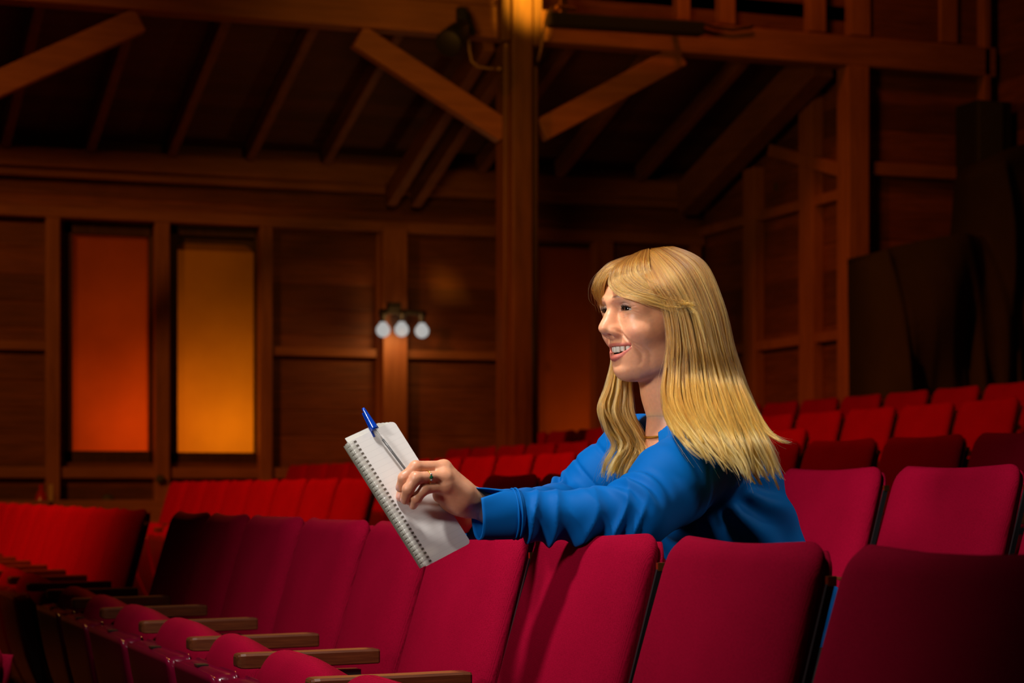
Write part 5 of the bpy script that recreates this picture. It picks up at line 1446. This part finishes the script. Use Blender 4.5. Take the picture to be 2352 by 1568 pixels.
FLICK = [
 [(1640,700,3.150),(1665,780,3.140),(1690,860,3.130),(1722,935,3.115),(1752,988,3.100),(1785,1010,3.090),(1806,1016,3.085)],
 [(1648,700,3.170),(1675,780,3.155),(1701,860,3.145),(1733,930,3.130),(1765,982,3.115),(1795,1010,3.105),(1820,1018,3.095)],
]
TEMPLE = [
 [(1505,668,3.146),(1524,705,3.138),(1533,760,3.130),(1528,830,3.122),(1521,890,3.114),(1527,950,3.100),(1548,1000,3.085)],
 [(1520,668,3.142),(1540,705,3.132),(1552,765,3.124),(1548,835,3.117),(1545,900,3.108),(1556,960,3.092),(1585,1012,3.072)],
 [(1540,668,3.140),(1558,705,3.130),(1574,765,3.122),(1578,840,3.114),(1583,905,3.104),(1600,965,3.084),(1635,1022,3.062)],
]
FAR = [
 [(1445,640,3.290),(1410,760,3.305),(1402,830,3.295),(1390,885,3.280),(1372,935,3.268),(1386,980,3.262),(1412,1020,3.258),(1402,1058,3.254),(1396,1090,3.250)],
 [(1455,640,3.290),(1425,760,3.305),(1418,840,3.292),(1408,895,3.276),(1396,942,3.264),(1415,988,3.258),(1440,1026,3.254),(1424,1066,3.250),(1418,1100,3.246)],
 [(1465,640,3.290),(1445,760,3.300),(1436,850,3.286),(1430,905,3.272),(1428,950,3.260),(1450,994,3.252),(1468,1034,3.248),(1450,1076,3.244),(1440,1108,3.242)],
 [(1475,640,3.290),(1460,760,3.300),(1452,860,3.282),(1456,915,3.268),(1464,960,3.258),(1483,1002,3.248),(1492,1044,3.242),(1474,1084,3.240),(1462,1112,3.238)],
]
BANG = [
 [(1440,600,3.205),(1408,618,3.196),(1397,650,3.188),(1418,676,3.170),(1462,690,3.148),(1510,706,3.134),(1552,722,3.124)],
 [(1450,592,3.203),(1420,610,3.193),(1412,642,3.182),(1440,668,3.163),(1488,684,3.142),(1535,700,3.130),(1582,704,3.120)],
 [(1462,586,3.200),(1438,604,3.188),(1434,634,3.174),(1466,662,3.154),(1514,680,3.136),(1560,696,3.126),(1598,692,3.116)],
 [(1476,580,3.198),(1462,600,3.182),(1464,630,3.166),(1498,658,3.146),(1542,680,3.132),(1585,706,3.122),(1612,760,3.114)],
 [(1492,576,3.198),(1490,598,3.178),(1498,630,3.160),(1530,660,3.142),(1568,688,3.130),(1602,730,3.120),(1622,800,3.112)],
]
BANGF = [
 [(1448,590,3.212),(1400,604,3.222),(1372,628,3.230),(1361,655,3.236),(1366,680,3.240),(1380,700,3.246)],
 [(1452,590,3.208),(1408,608,3.214),(1384,632,3.220),(1374,660,3.226),(1378,686,3.234),(1388,706,3.242)],
 [(1456,592,3.204),(1416,612,3.204),(1396,636,3.208),(1388,660,3.216),(1388,682,3.226),(1392,700,3.236)],
]
def reroot(gs, drop=14, back=0.055, up=6):
    out = []
    for g in gs:
        a = g[0]; out.append([(a[0]-4, a[1]+drop-up, a[2]+back), (a[0]-1, a[1]-up, a[2]+back*0.40)]+g[1:])
    return out
def forward(gs):
    return [[(x, y, d-0.125*max(0, min(1, (y-890)/120.0))) for x, y, d in g] for g in gs]
NEAR, BANG, BANGF, BACK = reroot(NEAR), reroot(BANG, 10, 0.045, 5), reroot(BANGF, 8, 0.02, 3), reroot(BACK, 10, 0.03)
NEAR, TEMPLE, FLICK = forward(NEAR), forward(TEMPLE), forward(FLICK)
sheet_hair(BACK, 1500, thick=0.016, clumps=40, clump=0.5, seed=1)
sheet_hair(NEAR, 6500, thick=0.0085, clumps=100, clump=0.84, wave=0.0062, seed=2, lenvar=0.24)
LOCKS = [
 [(1560,800,3.160),(1566,880,3.125),(1585,950,3.055),(1612,1005,3.000),(1642,1045,2.985),(1665,1075,2.985)],
 [(1590,800,3.160),(1600,880,3.125),(1625,955,3.045),(1655,1015,2.990),(1682,1060,2.980),(1700,1098,2.985)],
 [(1630,820,3.160),(1648,900,3.125),(1672,970,3.040),(1698,1030,2.990),(1716,1080,2.985),(1735,1118,2.990)],
 [(1680,850,3.170),(1706,930,3.125),(1735,1000,3.050),(1760,1060,3.010),(1782,1100,3.000),(1800,1125,3.000)],
]
sheet_hair(LOCKS, 1500, thick=0.010, clumps=12, clump=0.93, wave=0.0055, seed=33, lenvar=0.22, wavef=1.1)
sheet_hair(NEAR, 900, thick=0.011, clumps=40, clump=0.85, wave=0.0045, seed=12, lenvar=0.14, wavef=1.7)
sheet_hair(FLICK, 420, thick=0.004, clumps=8, clump=0.75, wave=0.001, seed=3, lenvar=0.12)
sheet_hair(TEMPLE, 1700, thick=0.006, clumps=30, clump=0.7, wave=0.0022, seed=4)
sheet_hair(FAR, 3800, thick=0.014, clumps=46, clump=0.8, wave=0.0085, seed=5, wavef=1.5, fly=0.05, lenvar=0.16)
sheet_hair(FAR, 700, thick=0.018, clumps=14, clump=0.9, wave=0.016, seed=15, wavef=1.2, fly=0.1, lenvar=0.2)
sheet_hair(BANG, 3400, thick=0.0045, clumps=60, clump=0.45, wave=0.0016, seed=6, fly=0.03)
sheet_hair(BANGF, 1100, thick=0.004, clumps=20, clump=0.5, wave=0.0012, seed=7, fly=0.04)
hpts = np.array(HAIR_PTS)-WO; n_s = len(hpts)
hc = bpy.data.hair_curves.new('hair')
hc.add_curves([NP]*n_s)
hc.attributes['position'].data.foreach_set('vector', hpts.astype(np.float32).ravel())
ra = hc.attributes.get('radius') or hc.attributes.new('radius', 'FLOAT', 'POINT')
ra.data.foreach_set('value', np.array(HAIR_RAD, np.float32).ravel())
sa = hc.attributes.new('shade', 'FLOAT', 'CURVE'); sa.data.foreach_set('value', np.array(HAIR_SH, np.float32))
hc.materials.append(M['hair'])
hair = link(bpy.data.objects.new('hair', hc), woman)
# scalp layer under the strands
cp = Field((-0.14, -0.10, -0.10), (0.125, 0.10, 0.125), 0.0025)
cp.ell((-0.014, 0, 0.020), (0.1005, 0.0785, 0.0790), 0); cp.ell((0.028, 0, 0.022), (0.0700, 0.0650, 0.0580), 0.02)
def facecut(x, y, z): return np.maximum(z-(0.060+0.25*(0.06-x)), 0.010+0.0*z-x) + 0*y
cp.apply(facecut, (-0.2, -0.2, -0.2), (0.2, 0.2, 0.2), 0.006, 's', pad=0.0)
def lowcut(x, y, z): return (z+0.045)+0*x+0*y
cp.apply(lowcut, (-0.2, -0.2, -0.2), (0.2, 0.2, 0.2), 0.006, 's', pad=0.0)
V, F = cp.mesh()
np_mesh('scalp_hair', relax(H2W(V), F, 3)-WO, F, plain('hair_under', (0.16, 0.072, 0.022), 0.7), woman)
